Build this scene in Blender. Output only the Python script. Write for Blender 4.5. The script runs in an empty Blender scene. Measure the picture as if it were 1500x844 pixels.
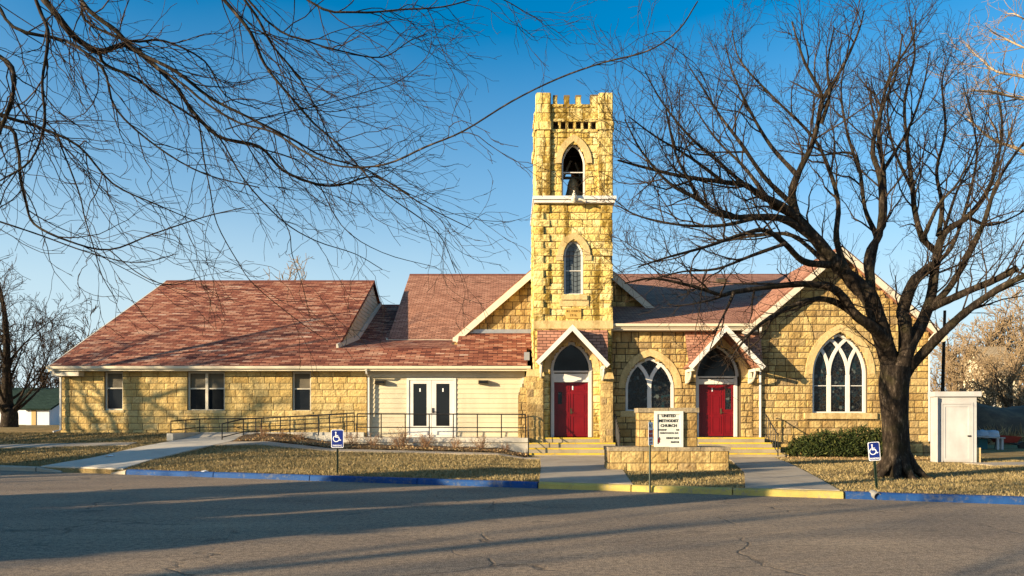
import bpy, math, random
import numpy as np
from mathutils import Vector, Matrix
R = math.radians
SC = bpy.context.scene
COL = SC.collection

# ------------------------------------------------------------------ camera, world, sun, exposure
cam_d = bpy.data.cameras.new("camera"); cam = bpy.data.objects.new("camera", cam_d); COL.objects.link(cam)
cam.location = (0, 0, 1.65); cam.rotation_euler = (R(90), 0, 0)
cam_d.sensor_width = 36; cam_d.lens = 24; cam_d.shift_y = (612 - 422) / 1500; cam_d.clip_end = 3000; cam_d.clip_start = .05
SC.camera = cam
SUN_AZ, SUN_EL = 29.0, 12.0          # light travels towards +X turned 29 degrees to +Y, 10 degrees down
SUN_STRENGTH, SKY_STRENGTH, EXPOSURE = 5.0, 0.085, 1.3
world = bpy.data.worlds.new("World"); SC.world = world; world.use_nodes = True
wn = world.node_tree; bg = wn.nodes["Background"]
sky = wn.nodes.new("ShaderNodeTexSky"); sky.sky_type = 'NISHITA'; sky.sun_disc = False
sky.sun_elevation = R(SUN_EL); sky.sun_rotation = R(270 - SUN_AZ)
sky.air_density = 1.0; sky.dust_density = 1.6; sky.ozone_density = 3.0; sky.altitude = 300
hs = wn.nodes.new("ShaderNodeHueSaturation"); hs.inputs["Saturation"].default_value = 1.42; hs.inputs["Hue"].default_value = .492; hs.inputs["Value"].default_value = 1.2
wn.links.new(sky.outputs[0], hs.inputs["Color"])
wtc = wn.nodes.new("ShaderNodeTexCoord"); wsx = wn.nodes.new("ShaderNodeSeparateXYZ"); wrp = wn.nodes.new("ShaderNodeValToRGB"); wmx = wn.nodes.new("ShaderNodeMix"); wmx.data_type = 'RGBA'
wnz = wn.nodes.new("ShaderNodeTexNoise"); wnz.inputs["Scale"].default_value = 2.2; wnz.inputs["Detail"].default_value = 5; wma = wn.nodes.new("ShaderNodeMath"); wma.operation = 'MULTIPLY_ADD'
wn.links.new(wtc.outputs["Generated"], wsx.inputs[0]); wn.links.new(wtc.outputs["Generated"], wnz.inputs["Vector"]); wn.links.new(wnz.outputs["Fac"], wma.inputs[0]); wma.inputs[1].default_value = -.08; wn.links.new(wsx.outputs["Z"], wma.inputs[2])
for _ in range(2): wrp.color_ramp.elements.new(.5)
for e, (p_, v_) in zip(wrp.color_ramp.elements, ((0., .97), (.13, .72), (.25, .32), (.45, 0.))): e.position = p_; e.color = (v_, v_, v_, 1)
wn.links.new(wma.outputs[0], wrp.inputs[0]); wn.links.new(wrp.outputs[0], wmx.inputs[0]); wn.links.new(hs.outputs[0], wmx.inputs[6]); wmx.inputs[7].default_value = (3.4, 4.15, 4.45, 1)
wn.links.new(wmx.outputs[2], bg.inputs["Color"])
bg.inputs["Strength"].default_value = SKY_STRENGTH
sun_d = bpy.data.lights.new("sun", 'SUN'); sun_d.energy = SUN_STRENGTH; sun_d.angle = R(.5); sun_d.color = (1, .80, .53)
sun = bpy.data.objects.new("sun", sun_d); COL.objects.link(sun); sun.location = (-40, -20, 20)
sd = Vector((math.cos(R(SUN_AZ)) * math.cos(R(SUN_EL)), math.sin(R(SUN_AZ)) * math.cos(R(SUN_EL)), -math.sin(R(SUN_EL))))
sun.rotation_euler = sd.to_track_quat('-Z', 'Y').to_euler()
vs = SC.view_settings; vs.view_transform = 'Standard'; vs.look = 'None'; vs.gamma = 1; vs.use_curve_mapping = False; vs.exposure = EXPOSURE

# ------------------------------------------------------------------ helpers
def P(px, py, d):
    """a point of the photograph (1500 x 844) at depth d metres"""
    return ((px - 750) * d / 1000, d, 1.65 + (612 - py) * d / 1000)
def PX(px, d): return (px - 750) * d / 1000
def PZ(py, d): return 1.65 + (612 - py) * d / 1000

class MB:
    def __init__(s): s.v = []; s.f = []; s.uv = {}
    def vert(s, p): s.v.append(tuple(p)); return len(s.v) - 1
    def face(s, ids, uv=None):
        if uv: s.uv[len(s.f)] = uv
        s.f.append(tuple(ids))
    def hexa(s, c):                     # 8 corners: bottom 4 then top 4, same winding
        b = len(s.v); s.v += [tuple(p) for p in c]
        for q in ((3, 2, 1, 0), (4, 5, 6, 7), (0, 1, 5, 4), (1, 2, 6, 5), (2, 3, 7, 6), (3, 0, 4, 7)):
            s.f.append(tuple(b + i for i in q))
    def box(s, x0, x1, y0, y1, z0, z1):
        s.hexa([(x0, y0, z0), (x1, y0, z0), (x1, y1, z0), (x0, y1, z0), (x0, y0, z1), (x1, y0, z1), (x1, y1, z1), (x0, y1, z1)])
    def prism(s, a, b):                 # two matching loops of points
        n = len(a); k = len(s.v); s.v += [tuple(p) for p in a] + [tuple(p) for p in b]
        s.f.append(tuple(range(k + n - 1, k - 1, -1))); s.f.append(tuple(range(k + n, k + 2 * n)))
        for i in range(n):
            j = (i + 1) % n; s.f.append((k + i, k + j, k + n + j, k + n + i))
    def slab(s, pts, th):               # planar roof slab with uv in metres, thickness downwards
        p = [Vector(q) for q in pts]; nrm = Vector((0, 0, 0))
        for i in range(len(p)): nrm += (p[i] - p[0]).cross(p[(i + 1) % len(p)] - p[0])
        nrm.normalize()
        if nrm.z < 0: p.reverse(); nrm = -nrm
        u = Vector((0, 0, 1)).cross(nrm); u.normalize(); v = nrm.cross(u)
        k = len(s.v); n = len(p); s.v += [tuple(q) for q in p] + [tuple(q - nrm * th) for q in p]
        uv = [(q.dot(u), q.dot(v)) for q in p]
        s.face(range(k, k + n), uv); s.face(range(k + 2 * n - 1, k + n - 1, -1))
        for i in range(n):
            j = (i + 1) % n; s.face((k + j, k + i, k + n + i, k + n + j))
    def tube(s, pts, r, k=8, cap=True):
        pts = [Vector(q) for q in pts]; n = len(pts); rr = r if isinstance(r, (list, tuple)) else [r] * n
        b = len(s.v); ref = None
        for i in range(n):
            t = (pts[min(i + 1, n - 1)] - pts[max(i - 1, 0)]).normalized()
            if ref is None: ref = Vector((0, 0, 1)) if abs(t.z) < .9 else Vector((1, 0, 0))
            a = t.cross(ref).normalized(); c = a.cross(t); ref = c
            for j in range(k):
                w = 2 * math.pi * (j + .5) / k; s.v.append(tuple(pts[i] + (a * math.cos(w) + c * math.sin(w)) * rr[i]))
        for i in range(n - 1):
            for j in range(k):
                q = (j + 1) % k; s.f.append((b + i * k + j, b + i * k + q, b + (i + 1) * k + q, b + (i + 1) * k + j))
        if cap: s.f.append(tuple(range(b + k - 1, b - 1, -1))); s.f.append(tuple(b + (n - 1) * k + j for j in range(k)))
    def build(s, name, mat, parent=None, smooth=False):
        me = bpy.data.meshes.new(name); me.from_pydata(s.v, [], s.f); 
        if s.uv:
            ul = me.uv_layers.new(name="UVMap").data
            for fi, uv in s.uv.items():
                for li, c in zip(me.polygons[fi].loop_indices, uv): ul[li].uv = c
        if mat: me.materials.append(mat)
        if smooth: me.polygons.foreach_set("use_smooth", [True] * len(me.polygons))
        me.update()
        o = bpy.data.objects.new(name, me); COL.objects.link(o)
        if parent: attach(o, parent)
        return o
def attach(o, parent):
    base = parent.location if parent.parent is None else Vector((0, 0, 0))
    o.parent = parent; o.matrix_parent_inverse = Matrix.Translation(-base)
def tag(o, label, cat, group=None, kind=None):
    if label: o['label'] = label
    if cat: o['category'] = cat
    if group: o['group'] = group
    if kind: o['kind'] = kind
    return o
def thing(name, label, cat, loc, group=None):
    o = bpy.data.objects.new(name, None); COL.objects.link(o); o.location = loc; o.empty_display_size = .3
    return tag(o, label, cat, group)
def struct(o): o['kind'] = 'structure'; return o

class Fr:                                # a vertical wall plane: u along it, o outwards from it
    def __init__(s, ox, oy, U=(1, 0), N=(0, -1)): s.o = (ox, oy); s.U = U; s.N = N
    def __call__(s, u, z, o=0): return (s.o[0] + u * s.U[0] + o * s.N[0], s.o[1] + u * s.U[1] + o * s.N[1], z)
def front(d): return Fr(0, d)
def fbox(mb, fr, u0, u1, z0, z1, o0, o1):
    mb.hexa([fr(u0, z0, o1), fr(u1, z0, o1), fr(u1, z0, o0), fr(u0, z0, o0), fr(u0, z1, o1), fr(u1, z1, o1), fr(u1, z1, o0), fr(u0, z1, o0)])
def fprism(mb, fr, pts, o0, o1): mb.prism([fr(u, z, o0) for u, z in pts], [fr(u, z, o1) for u, z in pts])
def ribbon(mb, fr, pts, w, o0, o1, closed=False):
    p = [Vector(q) for q in pts]; n = len(p); off = []
    for i in range(n):
        a = p[i] - p[i - 1] if (i > 0 or closed) else p[1] - p[0]
        b = p[(i + 1) % n] - p[i] if (i < n - 1 or closed) else p[-1] - p[-2]
        a = a.normalized(); b = b.normalized(); na = Vector((-a.y, a.x)); nb = Vector((-b.y, b.x)); m = (na + nb)
        m.normalize(); off.append(m * (w / 2 / max(.35, m.dot(na))))
    k = len(mb.v)
    for i in range(n):
        l = p[i] + off[i]; r = p[i] - off[i]
        mb.v += [fr(l.x, l.y, o1), fr(r.x, r.y, o1), fr(r.x, r.y, o0), fr(l.x, l.y, o0)]
    for i in range(n if closed else n - 1):
        a = k + 4 * i; b = k + 4 * ((i + 1) % n)
        for j in range(4): q = (j + 1) % 4; mb.f.append((a + j, a + q, b + q, b + j))
    if not closed: mb.f.append((k + 3, k + 2, k + 1, k)); e = k + 4 * (n - 1); mb.f.append((e, e + 1, e + 2, e + 3))

# pointed (or any) arches: uc centre, zs springing height, w half width, h rise
class Arch:
    def __init__(s, uc, z0, zs, w, h):
        s.uc, s.z0, s.zs, s.w, s.h = uc, z0, zs, w, h; s.R = (h * h + w * w) / (2 * w)
    def half(s, z, t=0):
        if z < s.z0 - (1e-6) or z > s.zs + s.h + t * 2: return None
        if z <= s.zs: return s.w + (t if z > s.zs else 0)
        q = (s.R + t) ** 2 - (z - s.zs) ** 2
        if q <= 0: return None
        x = math.sqrt(q) - (s.R - s.w); return x if x > 0 else None
    def arc(s, t=0, n=12):               # points from right springing over the apex to the left springing
        Rr = s.R + t; c = s.R - s.w; top = math.acos(max(-1, min(1, c / Rr)))
        r = [(s.uc - c + Rr * math.cos(top * i / n), s.zs + Rr * math.sin(top * i / n)) for i in range(n + 1)]
        return r + [(2 * s.uc - a, b) for a, b in reversed(r[:-1])]
    def outline(s, t=0, n=12):           # closed: bottom left, bottom right, arc
        return [(s.uc - s.w - t, s.z0), (s.uc + s.w + t, s.z0)] + s.arc(t, n)
class Rect:
    def __init__(s, u0, u1, z0, z1): s.uc = (u0 + u1) / 2; s.w = (u1 - u0) / 2; s.z0 = z0; s.z1 = z1
    def half(s, z, t=0): return s.w if s.z0 <= z <= s.z1 else None
def arch_ring(mb, fr, A, t, o0, o1, n=10, per=2, jamb=None):
    a = A.arc(0, n); b = A.arc(t, n)
    for i in range(0, 2 * n, per):
        I = list(range(i, min(i + per, 2 * n) + 1))
        loop = [a[j] for j in I] + [b[j] for j in reversed(I)]
        fprism(mb, fr, loop, o0, o1)

RND = random.Random(7)
def masonry(blk, mor, fr, L, Rt, z0, z1, openings=(), ch=(.2, .3), bw=(.3, .62), proud=.035, joint=.012, thick=.4, seed=1, mor_back=True):
    rn = random.Random(seed); z = z0; zs = [z0]
    while z < z1 - ch[0] * .6:
        z += rn.uniform(*ch); zs.append(min(z, z1))
    if z1 - zs[-1] > .02: zs[-1] = z1
    def free(zm):
        a, b = L(zm), Rt(zm)
        if b - a < .04: return []
        iv = [(a, b)]
        for op in openings:
            h = op.half(zm)
            if h is None: continue
            c0, c1 = op.uc - h, op.uc + h; nv = []
            for (p, q) in iv:
                if c1 <= p or c0 >= q: nv.append((p, q)); continue
                if c0 > p + .01: nv.append((p, c0))
                if c1 < q - .01: nv.append((c1, q))
            iv = nv
        return iv
    cuts = sorted({round(c, 4) for op in openings for c in ((op.z0, op.z1) if isinstance(op, Rect) else (op.z0,)) if z0 < c < z1})
    for c in cuts:                       # let courses break at sills and lintels
        j = min(range(1, len(zs)), key=lambda i: abs(zs[i] - c))
        if 0 < j < len(zs) - 1 and abs(zs[j] - c) < ch[0] * .7: zs[j] = c
    zs = sorted(set(zs))
    for za, zb in zip(zs[:-1], zs[1:]):
        ns = 3
        for i in range(ns):
            a = za + (zb - za) * i / ns; b = za + (zb - za) * (i + 1) / ns
            for (p, q) in free((a + b) / 2): fbox(mor, fr, p, q, a, b, -thick, 0)
        for (p, q) in free((za + zb) / 2):
            u = p; first = True
            while u < q - .02:
                w = rn.uniform(*bw)
                if first: w *= rn.uniform(.5, 1); first = False
                if q - (u + w) < bw[0] * .7: w = q - u
                block(blk, fr, u + joint, u + w - joint, za + joint, zb - joint, proud, rn); u += w
def block(mb, fr, u0, u1, z0, z1, proud, rn, nu=None, nz=4):
    if u1 - u0 < .02 or z1 - z0 < .02: return
    nu = nu or max(4, min(9, int((u1 - u0) / .075))); k = len(mb.v)
    tilt = rn.uniform(-.3, .3); tz = rn.uniform(-.25, .25); base = proud * rn.uniform(.8, 1.15)
    for j in range(nz + 1):
        for i in range(nu + 1):
            fu = i / nu; fz = j / nz; edge = i in (0, nu) or j in (0, nz)
            c = .1
            u = u0 + (u1 - u0) * fu; z = z0 + (z1 - z0) * fz
            if not edge: u += rn.uniform(-.2, .2) * (u1 - u0) / nu; z += rn.uniform(-.2, .2) * (z1 - z0) / nz
            o = base * (.72 if edge else rn.uniform(.82, 1.22)) + (fu - .5) * tilt * proud + (fz - .5) * tz * proud
            mb.v.append(fr(u, z, max(o, .003)))
    W = nu + 1
    for j in range(nz):
        for i in range(nu): a = k + j * W + i; mb.f.append((a, a + 1, a + W + 1, a + W))
    rim = [k + i for i in range(W)] + [k + j * W + nu for j in range(1, nz + 1)] + [k + nz * W + i for i in range(nu - 1, -1, -1)] + [k + j * W for j in range(nz - 1, 0, -1)]
    b = len(mb.v)
    for r in rim:
        x, y, z = mb.v[r]; 
        # back rim: same place on the mortar plane, a hair inside it
        o = (x - fr.o[0]) * fr.N[0] + (y - fr.o[1]) * fr.N[1]
        mb.v.append((x - (o + .004) * fr.N[0], y - (o + .004) * fr.N[1], z))
    n = len(rim)
    for i in range(n): j = (i + 1) % n; mb.f.append((rim[j], rim[i], b + i, b + j))

# ------------------------------------------------------------------ materials
class NT:
    def __init__(s, name, rough=.8, spec=.3):
        s.m = bpy.data.materials.new(name); s.m.use_nodes = True; s.t = s.m.node_tree; s.b = s.t.nodes["Principled BSDF"]
        s.b.inputs["Roughness"].default_value = rough; s.b.inputs["Specular IOR Level"].default_value = spec
    def n(s, typ, **kw):
        x = s.t.nodes.new("ShaderNode" + typ)
        for k, v in kw.items():
            if k in x.inputs: x.inputs[k].default_value = v
            else: setattr(x, k, v)
        return x
    def l(s, a, b): s.t.links.new(a, b)
    def coord(s, scale=(1, 1, 1), out="Object"):
        c = s.n("TexCoord"); m = s.n("Mapping"); m.inputs["Scale"].default_value = scale; s.l(c.outputs[out], m.inputs["Vector"]); return m.outputs[0]
    def noise(s, vec, scale, detail=4, rough=.55):
        x = s.n("TexNoise"); x.inputs["Scale"].default_value = scale; x.inputs["Detail"].default_value = detail; x.inputs["Roughness"].default_value = rough
        if vec: s.l(vec, x.inputs["Vector"])
        return x.outputs["Fac"]
    def ramp(s, fac, stops, interp='LINEAR'):
        r = s.n("ValToRGB"); r.color_ramp.interpolation = interp; e = r.color_ramp.elements
        while len(e) < len(stops): e.new(.5)
        for q, (p, c) in zip(e, stops): q.position = p; q.color = (c, c, c, 1) if isinstance(c, (int, float)) else (*c, 1)
        s.l(fac, r.inputs[0]); return r.outputs[0]
    def mix(s, fac, a, b, mode='MIX'):
        x = s.n("Mix", data_type='RGBA', blend_type=mode)
        for sock, v in ((x.inputs[0], fac), (x.inputs[6], a), (x.inputs[7], b)):
            if isinstance(v, (int, float)): sock.default_value = v
            elif isinstance(v, tuple): sock.default_value = (*v, 1)
            else: s.l(v, sock)
        return x.outputs[2]
    def math(s, op, a, b=0.):
        x = s.n("Math", operation=op)
        for i, v in enumerate((a, b)):
            if isinstance(v, (int, float)): x.inputs[i].default_value = v
            else: s.l(v, x.inputs[i])
        return x.outputs[0]
    def bump(s, h, strength=.5, dist=.02, prev=None):
        x = s.n("Bump"); x.inputs["Strength"].default_value = strength; x.inputs["Distance"].default_value = dist; s.l(h, x.inputs["Height"])
        if prev: s.l(prev, x.inputs["Normal"])
        s.l(x.outputs[0], s.b.inputs["Normal"]); return x.outputs[0]
    def color(s, c):
        if isinstance(c, tuple): s.b.inputs["Base Color"].default_value = (*c, 1)
        else: s.l(c, s.b.inputs["Base Color"])
        return s
def flat(name, c, rough=.6, var=.12, scale=6, metal=0, spec=.3, bump=0):
    t = NT(name, rough, spec); v = t.coord(); n = t.noise(v, scale, 5)
    n2 = t.noise(t.coord((1, 1, .25)), scale * 3, 4)
    f = t.ramp(t.math('ADD', t.math('MULTIPLY', n, .6), t.math('MULTIPLY', n2, .4)), [(.3, tuple(x * (1 - var) for x in c)), (.7, tuple(min(1, x * (1 + var)) for x in c))])
    t.color(f); t.b.inputs["Metallic"].default_value = metal
    if bump: t.bump(t.noise(v, scale * 8, 4), bump, .01)
    return t.m
def stone(name, cols, stain=None, stain_amt=0., bump=.6, th=(.485, .58)):
    t = NT(name, .9, .15); v = t.coord(); g = t.n("NewGeometry")
    c = t.ramp(g.outputs["Random Per Island"], [(i / (len(cols) - 1), q) for i, q in enumerate(cols)])
    n = t.noise(v, 5, 8, .65); n2 = t.noise(v, 22, 6, .65)
    c = t.mix(t.ramp(n, [(.42, 0.), (.72, .55)]), c, tuple(x * .8 for x in cols[0]), 'MIX')
    c = t.mix(.8, c, t.ramp(n2, [(.25, (.62, .58, .5)), (.5, (.95, .95, .95)), (.75, (1.12, 1.1, 1.05))]), 'MULTIPLY')
    if stain:
        s1 = t.noise(t.coord((1.6, 1.6, .22)), 1.5, 6, .6); s2 = t.noise(v, 7, 6, .7)
        f = t.ramp(t.math('ADD', t.math('MULTIPLY', s1, .65), t.math('MULTIPLY', s2, .35)), [(th[0], 0.), (th[1], stain_amt)])
        c = t.mix(f, c, stain)
    vo = t.n("TexVoronoi", feature='F1'); vo.inputs["Scale"].default_value = 13; t.l(v, vo.inputs["Vector"])
    t.color(c); t.bump(t.math('ADD', t.math('ADD', t.math('MULTIPLY', n, .8), t.math('MULTIPLY', n2, .7)), t.math('MULTIPLY', vo.outputs["Distance"], .7)), bump, .03)
    return t.m
def shingles(name, cols, bw=.32, rh=.14, blotch=.5):
    t = NT(name, .9, .15); uv = t.coord((1, 1, 1), "UV")
    def cells(w, h, sx):
        # per-shingle random value from a brick layout
        b = t.n("TexBrick"); b.offset = .5; b.inputs["Scale"].default_value = 1; b.inputs["Brick Width"].default_value = w; b.inputs["Row Height"].default_value = h
        b.inputs["Mortar Size"].default_value = .011; b.inputs["Color1"].default_value = (0, 0, 0, 1); b.inputs["Color2"].default_value = (1, 1, 1, 1); b.inputs["Mortar"].default_value = (.3, .3, .3, 1)
        b.inputs["Bias"].default_value = 0; t.l(uv, b.inputs["Vector"]); return b
    b = cells(bw, rh, 1)
    n = t.noise(t.coord((.45, 3.2, 1), "UV"), 1.3, 5, .6)
    n2 = t.noise(t.coord((.25, .25, 1), "UV"), 1.2, 3)
    f = t.math('ADD', t.math('MULTIPLY', b.outputs["Color"], 1 - blotch), t.math('MULTIPLY', t.ramp(n, [(.33, 0.), (.67, 1.)]), blotch))
    c = t.ramp(f, [(i / (len(cols) - 1), q) for i, q in enumerate(cols)])
    c = t.mix(.5, c, t.ramp(n2, [(.3, (.8, .8, .82)), (.7, (1.1, 1.06, 1.0))]), 'MULTIPLY')
    c = t.mix(t.math('MULTIPLY', b.outputs["Fac"], .9), c, tuple(x * .2 for x in cols[0]))  # shingle joints, darkened to paint in the lap shadow of each course
    t.color(c); gr = t.noise(t.coord((1, 1, 1), "UV"), 60, 3)
    h = t.math('ADD', t.math('MULTIPLY', t.math('SUBTRACT', 1., b.outputs["Fac"]), 1.), t.math('MULTIPLY', gr, .35))
    h = t.math('ADD', h, t.math('MULTIPLY', b.outputs["Color"], .5))
    t.bump(h, .9, .02); return t.m
def asphalt():
    t = NT("asphalt", .88, .25); v = t.coord()
    g = t.noise(v, 70, 3, .7); m = t.noise(v, .35, 5, .6); st = t.noise(t.coord((.12, .8, 1)), 1.6, 5, .6)
    c = t.ramp(g, [(.3, (.085, .062, .042)), (.5, (.28, .21, .145)), (.72, (.74, .57, .40))])
    c = t.mix(.85, c, t.ramp(m, [(.3, (.72, .72, .74)), (.7, (1.12, 1.1, 1.05))]), 'MULTIPLY')
    c = t.mix(.7, c, t.ramp(st, [(.35, (.78, .77, .76)), (.65, (1.1, 1.08, 1.04))]), 'MULTIPLY')
    mo = t.noise(v, 13, 4, .7); c = t.mix(.9, c, t.ramp(mo, [(.3, (.45, .44, .43)), (.5, (.95, .95, .95)), (.7, (1.4, 1.36, 1.3))]), 'MULTIPLY')
    dv = t.n("VectorMath", operation='ADD'); t.l(v, dv.inputs[0]); nn = t.n("TexNoise"); nn.inputs["Scale"].default_value = 1.1; nn.inputs["Detail"].default_value = 6; t.l(v, nn.inputs["Vector"])
    sc = t.n("VectorMath", operation='SCALE'); sc.inputs["Scale"].default_value = 1.1; t.l(nn.outputs["Color"], sc.inputs[0]); t.l(sc.outputs[0], dv.inputs[1])
    vo = t.n("TexVoronoi", feature='DISTANCE_TO_EDGE'); vo.inputs["Scale"].default_value = .22; t.l(dv.outputs[0], vo.inputs["Vector"])
    crack = t.ramp(vo.outputs["Distance"], [(.0015, 1.), (.005, 0.)])
    mask = t.ramp(t.noise(v, .5, 2), [(.44, 0.), (.54, 1.)]); crack = t.math('MULTIPLY', crack, mask)
    c = t.mix(t.math('MULTIPLY', crack, .6), c, (.018, .016, .015))
    oil = t.ramp(t.noise(t.coord((1, 1.6, 1)), .9, 3, .5), [(.64, 0.), (.74, .55)]); c = t.mix(oil, c, (.05, .042, .036))
    sx = t.n("SeparateXYZ"); t.l(v, sx.inputs[0]); gut = t.math('ADD', sx.outputs[1], t.math('MULTIPLY', sx.outputs[0], .33))      # distance along the kerb line: grit gathered in the gutter
    gf = t.math('MULTIPLY', t.ramp(t.math('MULTIPLY', t.math('SUBTRACT', 16.2, gut), .5), [(.0, 1.), (.32, 0.)]), t.ramp(t.noise(v, 3, 5, .7), [(.4, 0.), (.6, .8)])); c = t.mix(gf, c, (.30, .225, .14))
    t.color(c); h = t.math('SUBTRACT', g, t.math('MULTIPLY', crack, 1.5)); t.bump(h, .85, .014); return t.m
def lawn():
    t = NT("dry_turf", .95, .1); v = t.coord()
    a = t.noise(v, .9, 5, .6); b = t.noise(v, 35, 4, .7); c0 = t.noise(t.coord((1, 1, 1)), 6, 5)
    c = t.ramp(a, [(.3, (.15, .105, .04)), (.5, (.29, .205, .09)), (.7, (.42, .31, .14))])
    c = t.mix(.75, c, t.ramp(b, [(.3, (.45, .42, .35)), (.6, (1.1, 1.08, 1.0))]), 'MULTIPLY')
    c = t.mix(t.ramp(c0, [(.55, 0.), (.72, .6)]), c, (.14, .12, .035))
    p = t.noise(v, 2.1, 6, .65); c = t.mix(t.ramp(p, [(.57, 0.), (.68, .85)]), c, (.12, .075, .035))
    t.color(c); t.bump(b, 1., .04); return t.m
def concrete(name, col, dirt=(.2, .17, .13), amt=.5):
    t = NT(name, .85, .25); v = t.coord(); a = t.noise(v, 1.2, 7, .65); b = t.noise(v, 40, 3)
    c = t.mix(t.ramp(a, [(.45, 0.), (.72, amt)]), col, dirt); c = t.mix(.5, c, t.ramp(b, [(.3, (.78, .78, .78)), (.7, (1.08, 1.08, 1.08))]), 'MULTIPLY')
    t.color(c); t.bump(b, .35, .006); return t.m
def bark(name, cols, scale=5):
    t = NT(name, .95, .1); v = t.coord((1, 1, .28)); a = t.noise(v, scale * 3, 6, .7); b = t.noise(t.coord(), scale * .5, 4)
    c = t.ramp(a, [(.32, cols[0]), (.55, cols[1]), (.72, cols[2])]); c = t.mix(t.ramp(b, [(.5, 0.), (.7, .5)]), c, cols[3])
    t.color(c); t.bump(a, .9, .03); return t.m
def leafy(name, cols, rough=.8):
    t = NT(name, rough, .2); g = t.n("NewGeometry"); c = t.ramp(g.outputs["Random Per Island"], [(i / (len(cols) - 1), q) for i, q in enumerate(cols)]); t.color(c); return t.m
def glass(name, c=(.012, .014, .016), stained=False, rough=.08):
    t = NT(name, rough, .22); v = t.coord()
    if stained:
        vo = t.n("TexVoronoi"); vo.inputs["Scale"].default_value = 9; t.l(v, vo.inputs["Vector"])
        ve = t.n("TexVoronoi", feature='DISTANCE_TO_EDGE'); ve.inputs["Scale"].default_value = 9; t.l(v, ve.inputs["Vector"])
        col = t.ramp(t.n("SeparateColor").outputs[0], [(0, 0.), (1, 1.)]) if False else None
        s = t.n("SeparateColor"); t.l(vo.outputs["Color"], s.inputs[0])
        base = t.ramp(s.outputs[0], [(0., (.004, .005, .007)), (.4, (.006, .011, .014)), (.65, (.011, .008, .005)), (.86, (.006, .022, .028)), (.96, (.07, .085, .08))], 'CONSTANT')
        base = t.mix(t.ramp(ve.outputs["Distance"], [(.02, 1.), (.05, 0.)]), base, (.035, .035, .032))
        t.color(base); t.bump(s.outputs[1], .25, .01)
    else:
        t.color(c); t.bump(t.noise(v, 1.2, 2), .12, .02)
    return t.m
M = {}
M['stone_wing'] = stone("buff_limestone", [(.50, .34, .12), (.62, .46, .19), (.67, .52, .24), (.55, .39, .14), (.64, .49, .21), (.60, .44, .18)], stain=(.30, .17, .05), stain_amt=.4)
M['stone_tower'] = stone("yellow_limestone", [(.64, .44, .12), (.76, .58, .20), (.84, .70, .34), (.68, .49, .15), (.80, .64, .28)], stain=(.15, .085, .005), stain_amt=.9, th=(.472, .562))
M['stone_nave'] = stone("weathered_limestone", [(.34, .22, .08), (.54, .38, .14), (.62, .46, .20), (.42, .29, .12), (.60, .44, .18), (.32, .23, .12), (.56, .39, .14)], stain=(.20, .12, .045), stain_amt=.7)
M['stone_dress'] = stone("dressed_limestone", [(.58, .43, .19), (.62, .47, .23), (.55, .40, .18)], stain=(.25, .16, .05), stain_amt=.55, bump=.25)
M['stone_cap'] = stone("dark_cap_stone", [(.30, .24, .15), (.36, .29, .19)], stain=(.12, .1, .07), stain_amt=.7, bump=.4)
M['mortar_light'] = concrete("light_mortar", (.17, .12, .06), (.08, .05, .02), .6)
M['mortar_dark'] = concrete("dark_mortar", (.085, .062, .038), (.04, .03, .018), .6)
M['roof_wing'] = shingles("red_blend_shingles", [(.050, .018, .016), (.14, .044, .030), (.31, .11, .064), (.44, .23, .145), (.55, .39, .295)], .40, .15, .5)
M['roof_nave'] = shingles("salmon_shingles", [(.22, .10, .066), (.37, .18, .118), (.48, .26, .175)], .30, .14, .35)
M['ridge'] = flat("ridge_shingles", (.16, .055, .035), .9, .4, 5, bump=.4)
M['cream'] = flat("cream_siding", (.58, .50, .34), .6, .12, 1.2)
M['white'] = flat("white_paint", (.66, .63, .57), .55, .12, 3)
M['white_cool'] = flat("white_shed_paint", (.43, .42, .41), .55, .16, 1.6)
M['trim'] = flat("cream_trim", (.60, .54, .42), .55, .1, 3)
M['gutter'] = flat("cream_gutter", (.68, .60, .44), .4, .08, 2)
M['red'] = flat("red_door_paint", (.16, .002, .005), .38, .22, 2.5, spec=.4)
M['black'] = flat("black_iron", (.012, .012, .013), .5, .3, 8)
M['bronze'] = flat("dark_bronze", (.085, .066, .036), .5, .4, 12, metal=.3)
M['bell'] = flat("bell_patina", (.26, .22, .13), .45, .3, 9, metal=.2)
M['glass'] = glass("dark_glass"); M['stained'] = glass("stained_glass", stained=True, rough=.15)
M['stained_pale'] = glass("pale_leaded_glass", c=(.10, .12, .13), rough=.3)
M['sash_reflection'] = flat("painted_sash_reflection", (.13, .11, .075), .7, .15, 1.5)
M['concrete'] = concrete("pale_concrete", (.60, .55, .45)); M['walk'] = concrete("walk_concrete", (.40, .335, .25), (.16, .13, .1), .6)
M['pad'] = concrete("new_concrete", (.52, .47, .38), (.26, .22, .18), .4)
def worn_paint(name, col, under, amt):
    t = NT(name, .8, .25); v = t.coord(); n = t.noise(v, 9, 7, .75); n2 = t.noise(v, 1.3, 4); b = t.noise(v, 40, 3)
    f = t.ramp(t.math('ADD', t.math('MULTIPLY', n, .7), t.math('MULTIPLY', n2, .3)), [(.52, 0.), (.60, amt)]); c = t.mix(t.ramp(n2, [(.35, 0.), (.7, .5)]), col, tuple(q * .45 for q in col))
    c = t.mix(f, c, under); c = t.mix(.5, c, t.ramp(b, [(.3, (.75, .75, .75)), (.7, (1.1, 1.1, 1.1))]), 'MULTIPLY'); t.color(c); t.bump(t.math('SUBTRACT', b, f), .4, .006); return t.m
M['steps'] = concrete("step_concrete", (.36, .30, .2), (.17, .13, .08), .6)
M['kerb_blue'] = worn_paint("blue_kerb_paint", (.012, .066, .22), (.11, .12, .14), .65)
M['kerb_yellow'] = worn_paint("yellow_kerb_paint", (.50, .385, .105), (.27, .23, .16), .85)
M['kerb_plain'] = concrete("kerb_concrete", (.38, .33, .25))
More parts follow.
